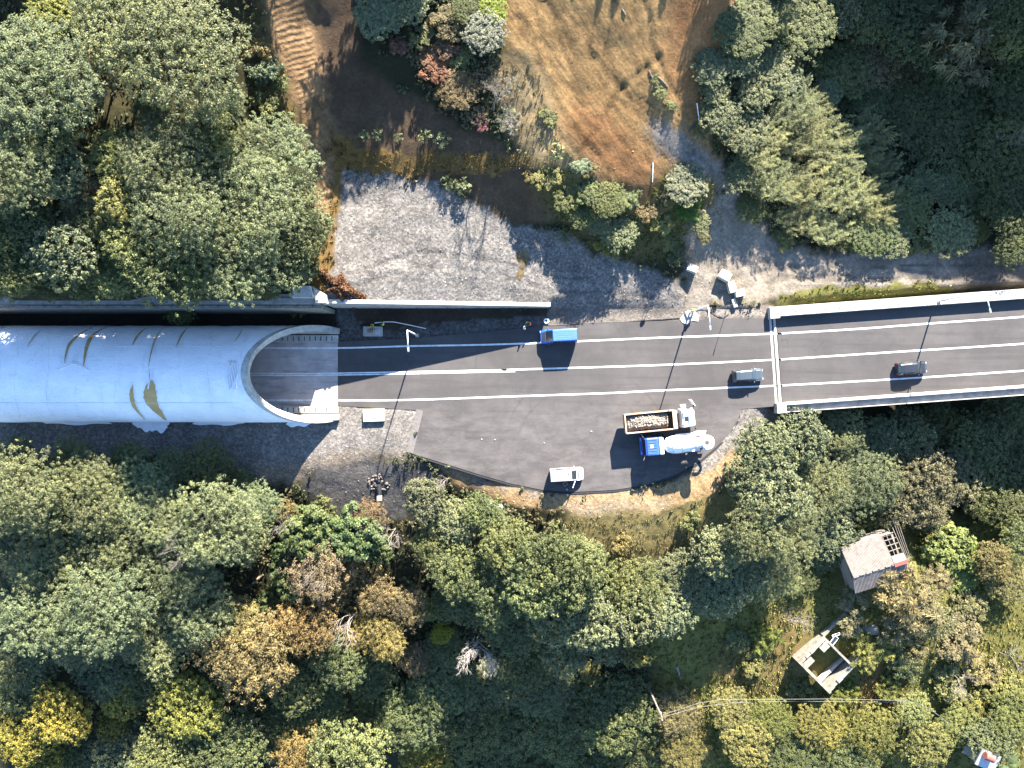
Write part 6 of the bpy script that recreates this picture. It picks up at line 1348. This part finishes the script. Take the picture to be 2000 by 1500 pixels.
# things set down beside the white van
p = W(1104, 945); e = empty('tray', (p.x, p.y, .0), math.radians(35), 'small pale square tray on the asphalt beside the open van door', 'tray')
mb = MB(); mb.box((0, 0, .04), (.55, .40, .06)); mb.build('base', M['dark_metal'], e)
for a, b_, c_ in ((0, .2, (.6, .06, .16)), (0, -.2, (.6, .06, .16)), (.27, 0, (.06, .36, .16)), (-.27, 0, (.06, .36, .16))):
    mb = MB(); mb.box((a, b_, .09), c_); mb.build('rim', M['concrete_pale'], e)
for px, py, s, lab in ((1107, 956, .17, 'white stone lying on the asphalt below the tray'), (1108, 967, .2, 'pale traffic stake standing on the bank edge below the van')):
    q = W(px, py); bm = MB(); bm.lathe([(0, 0), (s, .02), (s * .8, s * .8), (s * .3, s * 1.3), (0, s * 1.35)], (0, 0, 0), 'Z', 9); o = bm.build('stone' if s < .18 else 'stake', M['concrete_pale'], None, loc=(q.x, q.y, max(0, tz(q.x, q.y)))); tag(o, lab, 'stone' if s < .18 else 'stake')
for i, (px, py) in enumerate(((941, 858), (967, 859), (1063, 865), (1155, 843))):
    q = W(px, py); bm = bmesh.new(); bmesh.ops.create_icosphere(bm, subdivisions=2, radius=.085 + .02 * (i % 2)); rr = random.Random(i)
    for v in bm.verts: v.co *= rr.uniform(.75, 1.15); v.co.z *= .6
    me = bpy.data.meshes.new('stone'); bm.to_mesh(me); bm.free(); me.materials.append(M['concrete_pale']); o = bpy.data.objects.new('stone', me); COL.objects.link(o); o.location = (q.x, q.y, .05)
    tag(o, ['leftmost white stone lying loose on the lay-by', 'white stone just right of the leftmost one on the lay-by', 'white stone in the middle of the lay-by', 'white stone on the lay-by nearest the dump truck'][i], 'stone', 'stones lying on the lay-by')

# ================================================================== PEOPLE
def person(loc, head, label, top, legs, vest=None, pose='stand', cap='hair', hold=None):
    e = empty('person', loc, math.radians(head), label, 'person')
    lean = {'stand': .06, 'bend': .55, 'walk': .12}[pose]
    P = {}; E = []
    def add(n, co, r, par=None):
        P[n] = (len(P), Vector(co), r)
        if par is not None: E.append((P[par][0], len(P) - 1))
    hz = .93; st_ = .16 if pose == 'walk' else .03
    add('pelvis', (0, 0, hz), .135)
    add('waist', (lean * .25, 0, hz + .20), .125, 'pelvis'); add('chest', (lean * .62, 0, hz + .40 - lean * .06), .145, 'waist'); add('neckb', (lean * .95, 0, hz + .56 - lean * .16), .075, 'chest')
    add('neck', (lean * 1.05, 0, hz + .62 - lean * .18), .055, 'neckb'); add('head', (lean * 1.2, 0, hz + .72 - lean * .2), .088, 'neck'); add('crown_', (lean * 1.28, 0, hz + .81 - lean * .22), .075, 'head')
    hands = {}
    for s, n in ((1, 'l'), (-1, 'r')):
        add('hip' + n, (0, s * .10, hz - .06), .105, 'pelvis'); add('knee' + n, (.05 + s * st_, s * .12, .50), .062, 'hip' + n); add('ankle' + n, (s * st_ * 1.3 - .02, s * .12, .10), .042, 'knee' + n); add('toe' + n, (s * st_ * 1.3 + .15, s * .14, .04), .038, 'ankle' + n)
        c = P['chest'][1]; sh_ = (c.x + lean * .2, s * .19, c.z + .09); add('sho' + n, sh_, .062, 'chest')
        fw = .22 if pose != 'walk' else .12 * s; add('elb' + n, (sh_[0] + fw * .5, s * .27, sh_[2] - .27), .042, 'sho' + n); add('wri' + n, (sh_[0] + fw + .14, s * .20, sh_[2] - .45), .028, 'elb' + n)
        w_ = Vector((sh_[0] + fw + .14, s * .20, sh_[2] - .45)); dn = (w_ - P['elb' + n][1]).normalized(); add('palm' + n, w_ + dn * .07, .034, 'wri' + n)
        pm = w_ + dn * .07
        for k, (ly, ln) in enumerate(((.026, .07), (.009, .08), (-.009, .075), (-.026, .06))):
            add(f'f{n}{k}', pm + dn * .045 + Vector((.0, ly, 0)), .0095, 'palm' + n); add(f'g{n}{k}', pm + dn * (.045 + ln * .9) + Vector((-.02, ly * 1.1, -.012)), .008, f'f{n}{k}')
        add('t' + n, pm + dn * .02 + Vector((.012, -s * .05, .0)), .0105, 'palm' + n)
    me = bpy.data.meshes.new('body'); L = sorted(P.values(), key=lambda q: q[0]); me.from_pydata([q[1] for q in L], E, [])
    o = bpy.data.objects.new('body', me); COL.objects.link(o); m = o.modifiers.new('skin', 'SKIN'); sv = me.skin_vertices[0].data
    for i, q in enumerate(L): sv[i].radius = (q[2], q[2] * (1.25 if i in (P['chest'][0], P['waist'][0], P['pelvis'][0]) else 1)); sv[i].use_root = i == 0
    ss = o.modifiers.new('sub', 'SUBSURF'); ss.levels = 2; ss.render_levels = 2; bpy.context.view_layer.update()
    dg = bpy.context.evaluated_depsgraph_get(); bm_ = bpy.data.meshes.new_from_object(o.evaluated_get(dg)); o.modifiers.clear(); o.data = bm_; o.parent = e
    for k in ('skin', legs, top, 'boots'): bm_.materials.append(M[k])
    idx = []
    for p_ in bm_.polygons:
        c = p_.center; wx_ = P['wril'][1]
        idx.append(3 if c.z < .12 else 1 if c.z < hz + .02 and abs(c.y) < .19 and not (c.x > wx_.x - .06 and abs(c.y) > .14 and c.z > .7) else 0 if c.z > P['neckb'][1].z + .04 else 0 if (c - P['wril'][1]).length < .05 or (c - P['palml'][1]).length < .14 or (c - P['wrir'][1]).length < .05 or (c - P['palmr'][1]).length < .14 else 2)
    bm_.polygons.foreach_set('material_index', idx); bm_.polygons.foreach_set('use_smooth', [True] * len(idx)); bm_.update()
    hd = P['head'][1]
    if vest:     # waistcoat shell round the torso
        mb = MB(); rows = []
        for q, rr, k in (('pelvis', .175, .10), ('waist', .165, 0), ('chest', .185, 0), ('chest', .17, .10), ('neckb', .10, .0)):
            c = P[q][1] + Vector((0, 0, k)); rows.append([(c.x + rr * .85 * math.cos(6.2832 * j / 14), c.y + rr * 1.28 * math.sin(6.2832 * j / 14), c.z) for j in range(14)])
        mb.add([v for r_ in rows for v in r_], [(i * 14 + j, i * 14 + (j + 1) % 14, (i + 1) * 14 + (j + 1) % 14, (i + 1) * 14 + j) for i in range(4) for j in range(14)])
        vo = mb.build('safety_vest', M[vest], e, smooth=True)
        c = P['waist'][1]; mb = MB(); mb.lathe([(.172, -.03), (.176, 0), (.172, .03)], (0, 0, 0), 'Z', 14); b_ = mb.build('reflective_band', M['white_pole'], vo, loc=(c.x, c.y, c.z)); b_.scale = (.87, 1.3, 1)
    # head wear or hair, nose, eyes
    mb = MB(); mb.lathe([(.001, .118), (.06, .105), (.095, .06), (.102, .0), (.098, -.03)] if cap == 'hair' else [(.001, .14), (.07, .12), (.115, .06), (.12, .0), (.155, -.005), (.155, -.015), (.115, -.012)], (0, 0, 0), 'Z', 16)
    mb.build('hair' if cap == 'hair' else 'helmet', M[cap], e, smooth=True, loc=(hd.x - .012, hd.y, hd.z + .035))
    mb = MB(); mb.box((hd.x + .092, 0, hd.z - .005), (.035, .028, .045), taper=.5); mb.build('nose', M['skin'], e, bevel=.006)
    for s in (-1, 1):
        mb = MB(); mb.lathe([(0, -.009), (.010, 0), (0, .009)], (hd.x + .083, s * .033, hd.z + .02), 'X', 8); mb.build('eye', M['dark_metal'], e)
        mb = MB(); mb.box((hd.x + .0, s * .092, hd.z), (.045, .02, .06)); mb.build('ear', M['skin'], e, bevel=.008)
    mb = MB(); mb.box((hd.x + .086, 0, hd.z - .045), (.012, .045, .010)); mb.build('mouth', M['tail_red'], e)
    return e
p = W(727, 635, .9); person((p.x, p.y, .0), -80, 'person in a yellow safety vest bending over the chamber slab', 'cloth_navy', 'cloth_navy', 'hivis_yellow', 'bend')
p = W(749, 633, .9); person((p.x, p.y, .0), 170, 'person in a lime safety vest holding the white hose', 'cloth_navy', 'cloth_navy', 'hivis_lime', 'stand')
p = W(1023, 641, .9); person((p.x, p.y, .0), 20, 'person in pale blue and white clothes walking on the road edge', 'cloth_white', 'cloth_blue', None, 'walk')
p = W(1028, 630, .9); person((p.x, p.y, .0), -60, 'person in a green top standing beside the one in white', 'cloth_green', 'cloth_navy', None, 'stand')
p = W(1036, 632, .9); person((p.x, p.y, .0), 200, 'person in a red top facing the one in green', 'cloth_red', 'cloth_white', None, 'stand')
p = W(1357, 606, .9); person((p.x, p.y, .0), 200, 'person in a lime safety vest working at the lamp foot', 'cloth_navy', 'cloth_navy', 'hivis_lime', 'bend')
# poured footing around the middle lamp
q = W(1347, 619); e = empty('concrete_footing', (q.x, q.y, .02), math.radians(20), 'splashed white concrete footing round the middle street lamp', 'footing')
mb = MB(); mb.prism([(-1.2, -.5), (-.6, -.9), (.1, -.6), (.9, -1.0), (1.3, -.2), (.8, .5), (.2, .9), (-.7, .6), (-1.4, .2)], -.05, .05); mb.build('spill', M['concrete_pale'], e, bevel=.02)
mb = MB(); mb.box((0, .45, .15), (.9, .9, .3)); mb.build('plinth', M['concrete'], e, bevel=.03)
pass
